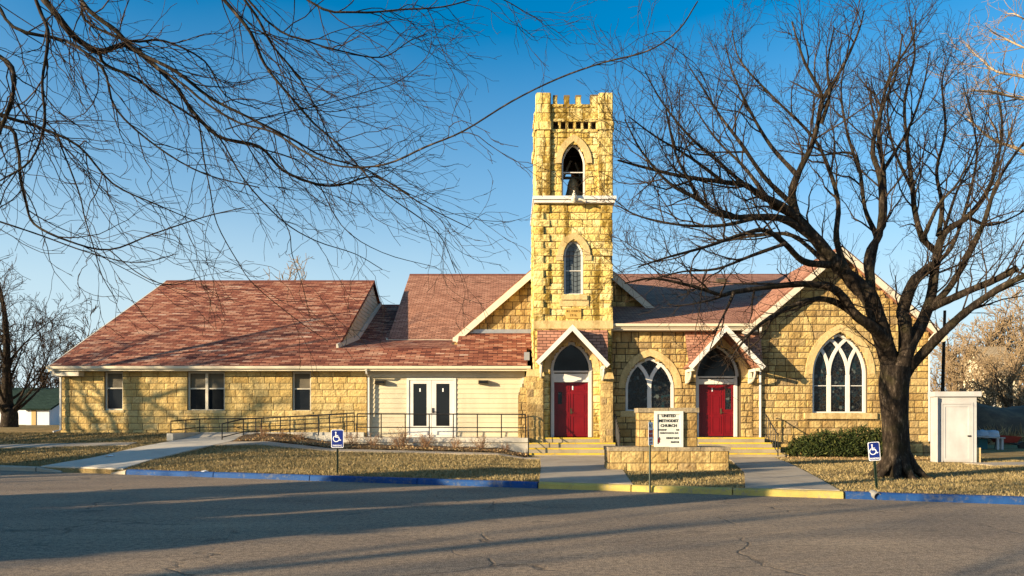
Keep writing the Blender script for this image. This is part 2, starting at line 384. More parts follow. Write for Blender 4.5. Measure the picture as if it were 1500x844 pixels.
M['yellow'] = worn_paint("yellow_nosing_paint", (.70, .47, .04), (.3, .25, .15), .7)
M['asphalt'] = asphalt(); M['lawn'] = lawn()
M['soil'] = concrete("bed_soil", (.16, .10, .05), (.07, .045, .025), .6)
M['litter'] = leafy("leaf_litter", [(.12, .06, .025), (.34, .21, .09), (.52, .36, .17), (.2, .11, .045), (.60, .45, .24)])
M['blades'] = leafy("straw_blades", [(.22, .16, .065), (.34, .25, .115), (.13, .105, .038), (.45, .34, .17), (.085, .08, .026)])
M['bark_dark'] = bark("dark_bark", [(.009, .007, .005), (.034, .025, .018), (.15, .115, .083), (.036, .032, .012)])
M['bark_brown'] = bark("brown_bark", [(.04, .028, .02), (.11, .075, .05), (.2, .15, .1), (.09, .07, .03)])
M['twig_dark'] = bark("dark_twig_bark", [(.014, .010, .008), (.042, .029, .02), (.10, .07, .045), (.05, .035, .018)])
M['twig_brown'] = bark("brown_twig_bark", [(.020, .013, .009), (.05, .034, .023), (.10, .068, .046), (.05, .032, .02)])
M['bark_pale'] = bark("pale_bark", [(.28, .2, .12), (.44, .34, .22), (.6, .5, .36), (.3, .2, .12)])
M['twig_tan'] = bark("tan_twig_bark", [(.17, .115, .065), (.28, .20, .115), (.38, .29, .18), (.24, .17, .10)])
M['juniper'] = leafy("juniper_foliage", [(.008, .014, .004), (.022, .035, .008), (.05, .065, .013), (.012, .02, .005), (.085, .09, .02)])
M['cedar'] = leafy("cedar_foliage", [(.02, .035, .012), (.04, .06, .02), (.06, .08, .025)])
M['deadtwig'] = leafy("dead_shrub_twigs", [(.15, .07, .035), (.26, .14, .07), (.34, .22, .12)])
M['sign_blue'] = flat("blue_sign_paint", (.008, .022, .17), .35, .12, 8); M['sign_white'] = flat("white_sign_paint", (.8, .8, .8), .4, .05, 8)
M['sign_red'] = flat("red_sign_paint", (.45, .02, .03), .4, .1, 8); M['post_green'] = flat("dark_green_post", (.015, .03, .018), .5, .2, 8)
M['grey_metal'] = flat("grey_metal", (.35, .36, .37), .4, .15, 5, metal=.5)
M['board'] = flat("board_panel", (.58, .58, .52), .4, .04, 3); M['ink'] = flat("black_letters", (.012, .012, .012), .6, .1, 5)
M['plaque'] = flat("plaque_stone", (.52, .33, .09), .8, .1, 8, bump=.2); M['ink_brown'] = flat("carved_letters", (.16, .09, .02), .9, .1, 8)

# ------------------------------------------------------------------ ground
def clampf(x, a, b): return max(a, min(b, x))
def Yk(X): return 16.2 - .33 * clampf(X, -45, 45)
def lerp_pts(x, pts):
    if x <= pts[0][0]: return pts[0][1]
    for (a, p), (b, q) in zip(pts[:-1], pts[1:]):
        if x <= b: return p + (q - p) * (x - a) / (b - a)
    return pts[-1][1]
def Hb(X): return lerp_pts(X, [(-60, 1.0), (-9, 1.02), (-6.5, .62), (-.5, .40), (.4, .19), (7, .17), (12, .12), (40, .12)])
def zg(X, Y):
    y0 = Yk(X); t = (Y - y0)
    if t < 0: return -.03
    a = clampf(t / max(1., 27.6 - y0), 0, 1)
    return .12 + (Hb(X) - .12) * a
xs = sorted(set([-900, -500, -300, -200, -140, -100, -80, -65, -55] + [round(-45 + .6 * i, 2) for i in range(151)] + [55, 65, 80, 100, 140, 200, 300, 500, 900]))
ts = [-600, -200, -80, -40, -20, -8, -.02] + [0.] + [round(.45 * i, 2) for i in range(1, 60)] + [29, 32, 36, 42, 50, 60, 80, 110, 150, 220, 350, 600, 1000, 1600]
g = MB()
for t in ts:
    for x in xs:
        y = Yk(x) + t; z = zg(x, y)
        if 0 < t < 14 and -30 < x < 30: z += .018 * math.sin(x * 2.3 + y) * math.sin(y * 3.1 + x * .7)
        g.v.append((x, y, z))
W = len(xs)
for j in range(len(ts) - 1):
    for i in range(W - 1): a = j * W + i; g.f.append((a, a + 1, a + W + 1, a + W))
struct(g.build("lawn_ground", M['lawn'], smooth=True))
r = MB(); r.v = []; rx = [-300, -45, -30, -20, -10, 0, 10, 20, 30, 45, 300]
for x in rx: r.v += [(x, Yk(x) - .08, 0), (x, -60, 0)]
for i in range(len(rx) - 1): r.f.append((2 * i, 2 * i + 1, 2 * i + 3, 2 * i + 2))
struct(r.build("road", M['asphalt']))
# kerb: one stretch of each paint
def kerb(name, x0, x1, mat, zt0=.14, zt1=.14, jl=3.0):
    mb = MB(); n = max(1, round((x1 - x0) / jl)); rn = random.Random(int(x0 * 10))
    dn = Vector((.33, 1, 0)).normalized()
    for i in range(n):
        m = 6; prof = []
        for k in range(m + 1):
            f = (i + k / m) / n; x = x0 + (x1 - x0) * f; zt = zt0 + (zt1 - zt0) * f + rn.uniform(-.004, .004)
            g_ = .012 * (1 if k == 0 else -1 if k == m else 0); x += g_; y = Yk(x)
            c = Vector((x, y, 0)); w = rn.uniform(-.006, .006)
            prof.append([c + dn * (-.08 + w) + Vector((0, 0, -.05)), c + dn * (-.07 + w) + Vector((0, 0, zt - .03)), c + dn * (-.04 + w) + Vector((0, 0, zt)), c + dn * .085 + Vector((0, 0, zt + .004)), c + dn * .085 + Vector((0, 0, -.05))])
        k0 = len(mb.v)
        for p in prof: mb.v += [tuple(q) for q in p]
        for k in range(m):
            for e in range(4): a = k0 + k * 5 + e; mb.f.append((a, a + 5, a + 6, a + 1))
        mb.f.append(tuple(k0 + e for e in range(5))); mb.f.append(tuple(k0 + m * 5 + e for e in range(4, -1, -1)))
    return struct(mb.build(name, mat))
kerb("plain_kerb", -45, -14.6, M['kerb_plain']); kerb("plain_kerb_end", -14.58, -13.6, M['kerb_plain'], .14, .035)
kerb("plain_kerb_end", -11.75, -11.2, M['kerb_plain'], .035, .13)
kerb("blue_kerb", -11.18, .62, M['kerb_blue']); kerb("yellow_kerb", .63, 6.78, M['kerb_yellow'], jl=2.0); kerb("blue_kerb_right", 6.8, 45, M['kerb_blue'])
WALKS = []
def strip(name, Lp, Rp, mat, lift=.035, n=24, m=5):
    def samp(pl, f):
        d = [0]
        for a, b in zip(pl[:-1], pl[1:]): d.append(d[-1] + math.hypot(b[0] - a[0], b[1] - a[1]))
        s = f * d[-1]
        for i in range(len(pl) - 1):
            if s <= d[i + 1] + 1e-9:
                q = (s - d[i]) / max(1e-9, d[i + 1] - d[i]); return tuple(pl[i][k] + (pl[i + 1][k] - pl[i][k]) * q for k in (0, 1))
        return pl[-1][:2]
    mb = MB(); WALKS.append(list(Lp) + list(reversed(Rp)))
    for i in range(n + 1):
        a = samp(Lp, i / n); b = samp(Rp, i / n)
        for j in range(m + 1):
            f = j / m; x = a[0] + (b[0] - a[0]) * f; y = a[1] + (b[1] - a[1]) * f; mb.v.append((x, y, max(zg(x, y), .02) + lift))
    w = m + 1
    for i in range(n):
        for j in range(m): k = i * w + j; mb.f.append((k, k + 1, k + w + 1, k + w))
    rim = [j for j in range(w)] + [i * w + m for i in range(1, n + 1)] + [n * w + j for j in range(m - 1, -1, -1)] + [i * w for i in range(n - 1, 0, -1)]
    b0 = len(mb.v)
    for q in rim: x, y, z = mb.v[q]; mb.v.append((x, y, z - .12))
    for i in range(len(rim)): j = (i + 1) % len(rim); mb.f.append((rim[i], rim[j], b0 + j, b0 + i))
    return struct(mb.build(name, mat))
def inpoly(x, y, pl):
    c = False; j = len(pl) - 1
    for i in range(len(pl)):
        if (pl[i][1] > y) != (pl[j][1] > y) and x < (pl[j][0] - pl[i][0]) * (y - pl[i][1]) / (pl[j][1] - pl[i][1]) + pl[i][0]: c = not c
        j = i
    return c
kx = lambda x, d=.09: (x, Yk(x) + d)
strip("door_walk", [kx(.64), (.85, 20), (1.05, 25.6)], [kx(2.72), (3.1, 19), (3.75, 25.6)], M['walk'])
strip("side_door_walk", [kx(5.0), (6.3, 18.5), (7.55, 23.5), (7.7, 25.4)], [kx(6.75), (7.6, 17), (9.1, 22.5), (9.75, 25.4)], M['walk'], lift=.037)
strip("sidewalk", [(-11.0, 24.35), (-5, 24.3), (1.0, 24.2)], [(-11.0, 25.15), (-5, 25.0), (1.0, 24.9)], M['walk'], lift=.032)
strip("left_sidewalk", [(-40, 24.8), (-25, 24.8), (-13.9, 24.7)], [(-40, 25.4), (-25, 25.4), (-13.9, 25.3)], M['walk'], lift=.032)
strip("ramp_approach", [(-14.5, Yk(-14.5) + .05), (-13.6, Yk(-13.6) + 1.6), (-13.2, 24.2), (-12.5, 25.8), (-12.4, 27.6)], [(-11.4, Yk(-11.4) + .05), (-11.35, 21.4), (-10.9, 23.4), (-10.4, 25.2), (-10.3, 27.6)], M['pad'], lift=.04, n=30, m=8)
strip("connecting_walk", [(2.0, 25.55), (8, 25.45)], [(2.0, 24.4), (8, 24.0)], M['walk'], lift=.03)
strip("shed_path", [(15.2, 21.6), (19, 22.1), (30, 24)], [(15.0, 22.7), (19, 23.4), (30, 25.4)], M['walk'])

# ------------------------------------------------------------------ the church
church = thing("church", "yellow limestone church with battlemented bell tower, red doors, and a long red roofed wing", "church", (2.4, 28, 0))
DW, DT, DN, DG = 28.0, 26.9, 27.5, 30.5
bw = MB(); mw = MB()                     # wing
F = front(DW)
wins = [(PX(153.5, DW), PX(180, DW), PZ(601, DW)), (PX(275, DW), PX(329, DW), PZ(602, DW)), (PX(428.5, DW), PX(455.5, DW), PZ(603, DW))]
ztop = 3.52
ops = [Rect(a, b, c, ztop) for a, b, c in wins]
masonry(bw, mw, F, lambda z: -18.5, lambda z: -5.95, .6, 3.62, ops, (.262, .292), (.42, .68), .034, .012, seed=3)
FL = Fr(-18.5, 0, (0, 1), (-1, 0))
masonry(bw, mw, FL, lambda z: 28.02, lambda z: 45, .6, 3.62, (), (.262, .292), (.42, .68), .034, .012, seed=4)
mw.box(-18.1, -5.95, 44.6, 45, .6, 3.6)
w_ = mw.build("wing_wall", M['mortar_light'], church); bw.build("stone_facing", M['stone_wing'], w_)
# gable ends of the wing
mb = MB(); mb.prism([(-7.52, 28.9, 4.30), (-7.52, 36.8, 8.80), (-7.52, 45, 4.15), (-7.52, 45, 3.2), (-7.52, 28.9, 3.2)], [(-7.62, 28.9, 4.30), (-7.62, 36.8, 8.80), (-7.62, 45, 4.15), (-7.62, 45, 3.2), (-7.62, 28.9, 3.2)])
for i in range(24):                      # clapboards
    z = 3.7 + i * .21; zz = z + .2
    sl = (8.80 - 4.30) / 7.9; y0 = max(29, 28.9 + (zz - 4.30) / sl + .02); y1 = min(44.9, 36.8 + (8.80 - zz) / ((8.8 - 4.15) / 8.2) - .02)
    if y1 - y0 > .2: mb.hexa([(-7.53, y0, z), (-7.485, y0, z), (-7.485, y1, z), (-7.53, y1, z), (-7.53, y0, zz), (-7.50, y0, zz), (-7.50, y1, zz), (-7.53, y1, zz)])
mb.build("gable_siding", M['cream'], church)
mb = MB(); mb.prism([(-18.35, 28, 3.62), (-18.35, 36.8, 8.75), (-18.35, 45.2, 3.62)], [(-18.2, 28, 3.62), (-18.2, 36.8, 8.75), (-18.2, 45.2, 3.62)])
mb.build("gable_siding", M['cream'], church)
XL, XR, SL, Z0, D0 = -18.62, -7.4, .566, 3.74, 27.45
zr = lambda d: Z0 + SL * (d - D0)
mb = MB()
mb.slab([(XL, D0, Z0), (XR, D0, Z0), (XR, 36.8, zr(36.8)), (XL, 36.8, zr(36.8))], .12)
mb.slab([(XL, 36.81, zr(36.8)), (XR, 36.81, zr(36.8)), (XR, 46, 3.75), (XL, 46, 3.75)], .12)
wr = mb.build("wing_roof", M['roof_wing'], church)
mb = MB()
mb.slab([(XR + .003, D0, Z0), (.62, D0, Z0), (.62, 29, zr(29)), (XR + .003, 29, zr(29))], .12)
mb.slab([(XR - .1, 29, zr(29)), (-2.3, 29, zr(29)), (-2.3, 32.85, 5.40), (XR - .1, 32.85, 5.40)], .1)
mb.slab([(XR - .1, 32.85, 5.40), (-5.6, 32.85, 5.40), (-5.6, 38.7, 8.07), (XR - .1, 38.7, 8.07)], .1); mb.slab([(XR - .1, 38.71, 8.07), (-5.6, 38.71, 8.07), (-5.6, 45, 5.2), (XR - .1, 45, 5.2)], .1)
mb.slab([(-2.35, 29, zr(29)), (.9, 29, zr(29)), (.9, 30.6, zr(30.6)), (-2.35, 30.6, zr(30.6))], .1)
mb.prism([(-2.35, 29, zr(29) - .06), (-2.35, 30.6, zr(30.6) - .06), (-2.35, 30.6, 4.3)], [(-2.30, 29, zr(29) - .06), (-2.30, 30.6, zr(30.6) - .06), (-2.30, 30.6, 4.3)])
mb.build("link_roof", M['roof_wing'], church)
mb = MB()                                # white flashing between siding and link roof, and verge boards
for (ya, za), (yb, zb) in (((29.0, zr(29) + .03), (32.85, 5.46)), ((32.85, 5.46), (38.7, 8.10))):
    mb.hexa([(-7.47, ya, za - .05), (-7.36, ya, za - .05), (-7.36, yb, zb - .05), (-7.47, yb, zb - .05), (-7.47, ya, za + .14), (-7.40, ya, za + .14), (-7.40, yb, zb + .14), (-7.47, yb, zb + .14)])
mb.build("flashing", M['trim'], church)
mb = MB(); rz_ = zr(36.8); mb.prism([(XL, 36.62, rz_ - .085), (XL, 36.8, rz_ + .03), (XL, 36.98, rz_ - .085)], [(XR, 36.62, rz_ - .085), (XR, 36.8, rz_ + .03), (XR, 36.98, rz_ - .085)]); mb.build("ridge_cap", M['ridge'], wr)
mb = MB()
for X in (XL - .03,):
    for (ya, za), (yb, zb) in (((D0, Z0), (36.8, zr(36.8))), ((36.8, zr(36.8)), (46, 3.75))):
        mb.hexa([(X, ya, za - .25), (X + .05, ya, za - .25), (X + .05, yb, zb - .25), (X, yb, zb - .25), (X, ya, za + .01), (X + .05, ya, za + .01), (X + .05, yb, zb + .01), (X, yb, zb + .01)])
mb.build("verge_board", M['trim'], church)
# siding wall of the link
mb = MB(); F = front(28.12)
dd0, dd1 = PX(596, 28.1), PX(668, 28.1)
zt = 3.62
for i in range(14):
    z = .86 + i * .198; z1 = z + .192
    for u0, u1 in ((-5.94, dd0), (dd1, .52)) if z < 3.3 else ((-5.94, .52),):
        mb.hexa([F(u0, z, .035), F(u1, z, .035), F(u1, z, -.05), F(u0, z, -.05), F(u0, z1, .012), F(u1, z1, .012), F(u1, z1, -.05), F(u0, z1, -.05)])
fbox(mb, F, -5.94, dd0, .5, zt, -.3, -.02); fbox(mb, F, dd1, .52, .5, zt, -.3, -.02); fbox(mb, F, dd0, dd1, 3.30, zt, -.3, -.02)
mb.build("siding_wall", M['cream'], church)
mb = MB(); F = front(28.0)               # soffit, frieze, corner boards
mb.box(-18.6, .6, 27.5, 28.1, 3.55, 3.60); mb.box(-5.92, .52, 28.03, 28.10, 3.32, 3.545); mb.box(.40, .52, 28.02, 28.10, .87, 3.32)
mb.box(-5.94, -5.84, 28.02, 28.10, .87, 3.32)
mb.build("soffit_and_trim", M['trim'], church)
def gutter(x0, x1, d, z, name="gutter"):
    mb = MB(); pr = [(d, z - .13), (d - .11, z - .10), (d - .13, z), (d - .115, z), (d - .1, z - .085), (d + .0, z - .10)]
    mb.prism([(x0, a, b) for a, b in pr], [(x1, a, b) for a, b in pr]); mb.box(x0 + .003, x1 - .003, d + .003, d + .03, z - .18, z + .0)
    return mb.build(name, M['gutter'], church)
gutter(-18.66, .75, D0, 3.72)
def downspout(pts, w=.075):
    mb = MB(); mb.tube(pts, w * .62, 4); return mb.build("downspout", M['white'], church)
downspout([(-5.86, 27.4, 3.6), (-5.86, 27.5, 3.45), (-5.86, 27.93, 3.3), (-5.86, 27.93, 1.0), (-5.8, 27.7, .93)])
downspout([(-18.45, 27.4, 3.6), (-18.45, 27.5, 3.48), (-18.42, 27.86, 3.36), (-18.42, 27.86, 1.16), (-18.55, 27.6, 1.08)])
mb = MB(); mb.box(-18.58, -17.5, 27.55, 27.93, 3.34, 3.54); mb.build("boxed_eave_return", M['trim'], church)

def sash_window(x0, x1, z0, z1, lights=1, sash_reflection=True):
    F = front(DW); mb = MB(); u = [x0 + (x1 - x0) * i / lights for i in range(lights + 1)]
    fbox(mb, F, x0, x0 + .055, z0, z1, -.16, -.06); fbox(mb, F, x1 - .055, x1, z0, z1, -.16, -.06)
    fbox(mb, F, x0, x1, z0 - .0, z0 + .06, -.165, -.055); fbox(mb, F, x0, x1, z1 - .05, z1, -.165, -.055)
    for q in u[1:-1]: fbox(mb, F, q - .055, q + .055, z0 + .06, z1 - .05, -.16, -.05)
    zm = z0 + (z1 - z0) * .575
    for a, b in zip(u[:-1], u[1:]): fbox(mb, F, a + .05, b - .05, zm - .02, zm + .03, -.15, -.08)
    w = mb.build("window", M['trim'], church)
    for a, b in zip(u[:-1], u[1:]):
        p = MB(); fbox(p, F, a + .03, b - .03, z0 + .03, z1 - .03, -.145, -.13); p.build("pane", M['glass'], w)
        if sash_reflection:
            p = MB(); fbox(p, F, a + .06, b - .06, zm + .03, z1 - .06, -.129, -.126); p.build("sash_reflection", M['sash_reflection'], w)  # lighter upper panel: the glass reflection is put into its colour
    p = MB(); fbox(p, F, x0 - .1, x1 + .08, z0 - .10, z0, -.2, .06); p.build("sill", M['stone_dress'], w)
    return w
for i, (a, b, c) in enumerate(wins): sash_window(a, b, c, ztop, 2 if i == 1 else 1)
# glazed double door
F = front(28.12); fz = .93; mb = MB(); mid = (dd0 + dd1) / 2
fbox(mb, F, dd0, dd0 + .09, fz, 3.30, -.06, .06); fbox(mb, F, dd1 - .09, dd1, fz, 3.30, -.06, .06); fbox(mb, F, dd0 + .09, dd1 - .09, 3.2, 3.30, -.06, .06); fbox(mb, F, dd0, dd1, .86, fz, -.1, .1)
df = mb.build("double_door_frame", M['white'], church)
for s, (a, b) in enumerate(((dd0 + .095, mid - .006), (mid + .006, dd1 - .095))):
    mb = MB(); ga, gb = a + (.17 if s == 0 else .19), b - (.19 if s == 0 else .17); z0, z1, g0, g1 = fz + .01, 3.19, fz + .38, 3.05
    fbox(mb, F, a, ga, z0, z1, -.03, .03); fbox(mb, F, gb, b, z0, z1, -.03, .03); fbox(mb, F, ga, gb, z0, g0, -.03, .03); fbox(mb, F, ga, gb, g1, z1, -.03, .03)
    d = mb.build("glazed_door", M['white'], church)
    p = MB(); fbox(p, F, ga - .01, gb + .01, g0 - .01, g1 + .01, -.01, .01); p.build("pane", M['glass'], d)
    p = MB(); zz = fz + .98; fbox(p, F, a + .04, b - .04, zz, zz + .05, -.09, -.055); p.build("push_bar", M['grey_metal'], d)
    p = MB(); fbox(p, F, (ga + gb) / 2 - .025, (ga + gb) / 2 + .025, g1 - .33, g1 - .19, .011, .014); p.build("notice", M['sign_white'], d)
    if s == 1:
        p = MB(); fbox(p, F, a + .02, a + .08, fz + .92, fz + 1.12, .03, .06); fbox(p, F, a + .06, a + .17, fz + .95, fz + .98, .05, .09); p.build("handle", M['black'], d)

# ---- tower
TX0, TX1 = .89, 3.92; TB = 30.2; TU0 = .985
bt = MB(); mt = MB()
mid_w = Arch(2.425, PZ(431, DT), PZ(374, DT), .38, .62)
bel = Arch(2.425, 10.31, PZ(240, DT), .46, .86)
tdoor = Arch(PX(837.5, DT), .87, PZ(545, DT), .84, 1.22)
F = front(DT); ledge0, ledge1, ptop = 10.06, 10.31, 13.98
masonry(bt, mt, F, lambda z: TX0, lambda z: TX1, .0, ledge0, [mid_w, tdoor], (.24, .32), (.34, .74), .05, .014, seed=11)
masonry(bt, mt, F, lambda z: TU0 + .5, lambda z: TX1 - .48, ledge1, 12.86, [bel], (.23, .30), (.28, .56), .045, .014, seed=12)
for nm, fr, a, b in (("l", Fr(TX0, 0, (0, 1), (-1, 0)), DT + .02, TB), ("r", Fr(TX1, 0, (0, -1), (1, 0)), -TB, -DT - .02)):
    masonry(bt, mt, fr, lambda z: a, lambda z: b, .0, ledge0, (), (.24, .32), (.34, .74), .05, .014, seed=13)
for nm, fr, a, b in (("l", Fr(TU0, 0, (0, 1), (-1, 0)), DT + .5, TB - .5), ("r", Fr(TX1, 0, (0, -1), (1, 0)), -TB + .5, -DT - .5)):
    masonry(bt, mt, fr, lambda z: a, lambda z: b, ledge1, 12.86, (), (.27, .36), (.36, .7), .04, .011, seed=14)
belb = Arch(-2.425, 10.31, bel.zs, .46, .86)
FBk = Fr(0, TB, (-1, 0), (0, 1))
masonry(bt, mt, FBk, lambda z: -TX1, lambda z: -TX0, 3, ledge0, (), (.3, .36), (.5, .9), .04, .011, seed=15)
masonry(bt, mt, FBk, lambda z: -TX1, lambda z: -TU0, ledge1, 12.86, [belb], (.27, .34), (.4, .7), .04, .011, seed=16)
rq = random.Random(4); z = 5.45; q_ = 0
while z < ledge0 - .3:                   # quoins standing proud at the left corner
    h = rq.uniform(.25, .31); L_ = .58 if q_ % 2 else .34; q_ += 1
    fbox(mt, F, TX0 - .03, TX0 + L_, z + .008, z + h - .008, -.1, .075); block(bt, Fr(0, DT - .07), TX0 - .035, TX0 + L_, z + .008, z + h - .008, .045, rq)
    if q_ % 3: fbox(mt, F, TX1 - L_ * .8, TX1 + .03, z + .008, z + h - .008, -.1, .05); block(bt, Fr(0, DT - .045), TX1 - L_ * .8, TX1 + .035, z + .008, z + h - .008, .045, rq)
    z += h
# corner piers of the upper stage, with stepped heads
def pier(x0, x1, y0, y1, z0, z1, seed, pr=.035):
    for fr, a, b in ((front(y0), x0, x1), (Fr(x0, 0, (0, 1), (-1, 0)), y0 + .015, y1), (Fr(x1, 0, (0, -1), (1, 0)), -y1, -y0 - .015), (Fr(0, y1, (-1, 0), (0, 1)), -x1, -x0)):
        masonry(bt, mt, fr, lambda z: a, lambda z: b, z0, z1, (), (.3, .36), (.26, .44), pr, .010, seed=seed, thick=.2)
    mt.box(x0 + .19, x1 - .19, y0 + .19, y1 - .19, z0, z1)
for (a, b) in ((TU0 - .02, TU0 + .52), (TX1 - .5, TX1 + .02)):
    for (c, d) in ((DT - .12, DT + .45), (TB - .45, TB + .12)):
        pier(a, b, c, d, ledge1, 12.92, 21); pier(a - .05, b + .03, c - .05, d + .04, 12.92, 13.25, 22, .05); pier(a, b, c, d, 13.25, 14.40, 23)
# parapet: string course, little openings, plain band, merlons
def band(z0, z1, o):
    for fr, a, b in ((front(DT), TU0 + .53, TX1 - .51), (Fr(TU0, 0, (0, 1), (-1, 0)), DT + .46, TB - .46), (Fr(TX1, 0, (0, -1), (1, 0)), -TB + .46, -DT - .46), (Fr(0, TB, (-1, 0), (0, 1)), -TX1 + .51, -TU0 - .53)):
        n = 3
        for i in range(n):
            ua = a + (b - a) * i / n; ub = a + (b - a) * (i + 1) / n
            fbox(mt, fr, ua, ub, z0, z1, -.3, o - .04); block(bt, fr, ua + .005, ub - .005, z0 + .004, z1 - .004, o, RND, nu=8)
band(12.86, 13.0, .09); band(13.29, 13.42, .07); band(13.42, 13.66, .03); band(13.66, 13.84, .05); band(13.84, 13.98, .09)
for fr, a, b in ((front(DT), TU0 + .53, TX1 - .51), (Fr(TX1, 0, (0, -1), (1, 0)), -TB + .46, -DT - .46), (Fr(TU0, 0, (0, 1), (-1, 0)), DT + .46, TB - .46), (Fr(0, TB, (-1, 0), (0, 1)), -TX1 + .51, -TU0 - .53)):
    n = 6; wdt = (b - a) / (n + .35)
    fbox(mt, fr, a, b, 13.0, 13.29, -.6, -.28)
    for i in range(n + 1):
        ua = a + i * wdt; ub = min(b, ua + wdt * .38)
        fbox(mt, fr, ua, ub, 13.0, 13.29, -.28, .0); block(bt, fr, ua + .004, ub - .004, 13.004, 13.285, .04, RND)
    for q in (.10, .34, .58, .86) if fr.N == (0, -1) else (.15, .5, .85):
        uc = a + (b - a) * q; hw = .105 if q not in (.10, .86) else .08
        if fr.N == (0, -1) and q == .86: uc = b - .16; hw = .16
        zt_ = 14.28 if hw < .15 else 14.3
        fbox(mt, fr, uc - hw, uc + hw, 13.98, zt_, -.22, -.02); block(bt, fr, uc - hw + .003, uc + hw - .003, 13.985, zt_ - .004, .04, RND)
        fbox(mt, fr, uc - hw - .01, uc + hw + .01, zt_, zt_ + .07, -.24, .03)
mt.box(TU0 + .3, TX1 - .3, DT + .3, TB - .3, 13.5, 13.6)      # roof deck inside the parapet
tw = mt.build("tower_wall", M['mortar_light'], church); bt.build("stone_facing", M['stone_tower'], tw)
mb = MB(); mb.box(TU0 + .4, TX1 - .4, DT + .4, TB - .4, 10.12, 10.2); mb.build("belfry_floor", M['bronze'], church)
mb = MB()
for fr, a, b in ((front(DT), TX0 - .03, TX1 + .10),): mb.box(a, b, DT - .22, TB + .15, ledge0, ledge0 + .12); mb.box(a - .05, b + .05, DT - .28, TB + .2, ledge0 + .12, ledge1)
mb.build("tower_ledge", M['white'], church)
# dressed stone on the tower
F = front(DT)
def surround(A, F, w, h, t, o0, o1, per, extra=()):
    md = MB(); arch_ring(md, F, Arch(A.uc, 0, A.zs, w, h), t, o0, o1, 10 if per != 6 else 12, per)
    for e in extra: fbox(md, F, *e)
    return md.build("arch_surround", M['stone_dress'], church)
surround(mid_w, F, .40, .62, .25, -.3, .09, 5, [(2.425 + s * .56 - .14, 2.425 + s * .56 + .14, mid_w.zs - .22, mid_w.zs - .002, -.1, .085) for s in (-1, 1)])
surround(bel, F, .48, .86, .24, -.32, .09, 5); surround(tdoor, F, .86, 1.24, .24, -.32, .06, 4)
md = MB(); fbox(md, F, 1.93, 2.95, PZ(440, DT), PZ(433, DT), -.2, .13); fbox(md, F, 1.86, 3.02, PZ(449, DT), PZ(440.5, DT), -.1, .075); md.build("window_sill", M['stone_dress'], church)
md = MB(); fbox(md, F, TX0 - .05, TX1 + .05, PZ(482, DT), PZ(470, DT), -.1, .085); md.build("string_course", M['stone_dress'], church)
mb = MB(); fbox(mb, F, PX(828.5, DT), PX(851, DT), PZ(467, DT), PZ(452, DT), -.05, .086); pl = mb.build("date_stone", M['plaque'], church)

def text_mesh(s, fr, uc, z, size, o, mat, parent, name="lettering", ext=.003, align='CENTER', sx=1., bold=0.):
    cu = bpy.data.curves.new(name, 'FONT'); cu.body = s; cu.size = size; cu.align_x = align; cu.align_y = 'CENTER'; cu.extrude = ext; cu.offset = bold; cu.resolution_u = 2
    t = bpy.data.objects.new("tmp", cu); me = bpy.data.meshes.new_from_object(t)
    bpy.data.objects.remove(t); bpy.data.curves.remove(cu)
    me.name = name
    for v in me.vertices: v.co = fr(uc + v.co.x * sx, z + v.co.y, o + v.co.z)
    me.materials.clear(); me.materials.append(mat)
    ob = bpy.data.objects.new(name, me); COL.objects.link(ob); attach(ob, parent); return ob
text_mesh("M.E. CHURCH", F, PX(839.7, DT), PZ(456.5, DT), .125, .088, M['ink_brown'], pl, sx=.72, bold=.002)
text_mesh("1916.", F, PX(839.7, DT), PZ(462.5, DT), .15, .088, M['ink_brown'], pl, sx=.9, bold=.002)

def lancet(A, F, d0, bars=(), rails=(), fw=.06, stained=True, name="window", glassed=True, sillw=0, mat='white', pane=None):
    mb = MB(); B = Arch(A.uc, A.z0, A.zs, A.w - fw / 2, A.h - fw * .7); ribbon(mb, F, B.outline(0, 14), fw, d0 - .05, d0 + .06, True)
    for q, (pts, w) in enumerate(bars): ribbon(mb, F, pts, w, d0 - .035 - .004 * q, d0 + .05 + .004 * (q % 4))
    for z in rails:
        h = B.half(z) or .3; fbox(mb, F, A.uc - h, A.uc + h, z - .015, z + .015, d0 - .01, d0 + .03)
    w = mb.build(name, M[mat], church)
    if glassed:
        p = MB(); fprism(p, F, Arch(A.uc, A.z0 + .01, A.zs, A.w - fw * .6, A.h - fw).outline(0, 14), d0 - .02, d0 - .005); p.build("pane", M[pane or ('stained' if stained else 'glass')], w)
    return w
w = lancet(mid_w, front(DT), -.14, rails=(PZ(396, DT),), fw=.075, pane='stained_pale')
lead = MB()
for i in range(-1, 2): ribbon(lead, front(DT), [(2.425 + i * .15, mid_w.z0 + .06), (2.425 + i * .15, mid_w.zs + .3 - abs(i) * .12)], .018, -.142, -.136)
for i in range(9):
    zz = mid_w.z0 + .16 + i * .19
    if zz < mid_w.zs + .2: ribbon(lead, front(DT), [(2.425 - .3, zz), (2.425 - .08, zz + .06), (2.425 + .08, zz - .02), (2.425 + .3, zz + .05)], .016, -.1425, -.1365)
lead.build("leading", M['black'], w)
w = lancet(bel, front(DT), -.2, rails=(PZ(250.5, DT),), fw=.06, glassed=False, name="belfry_frame")

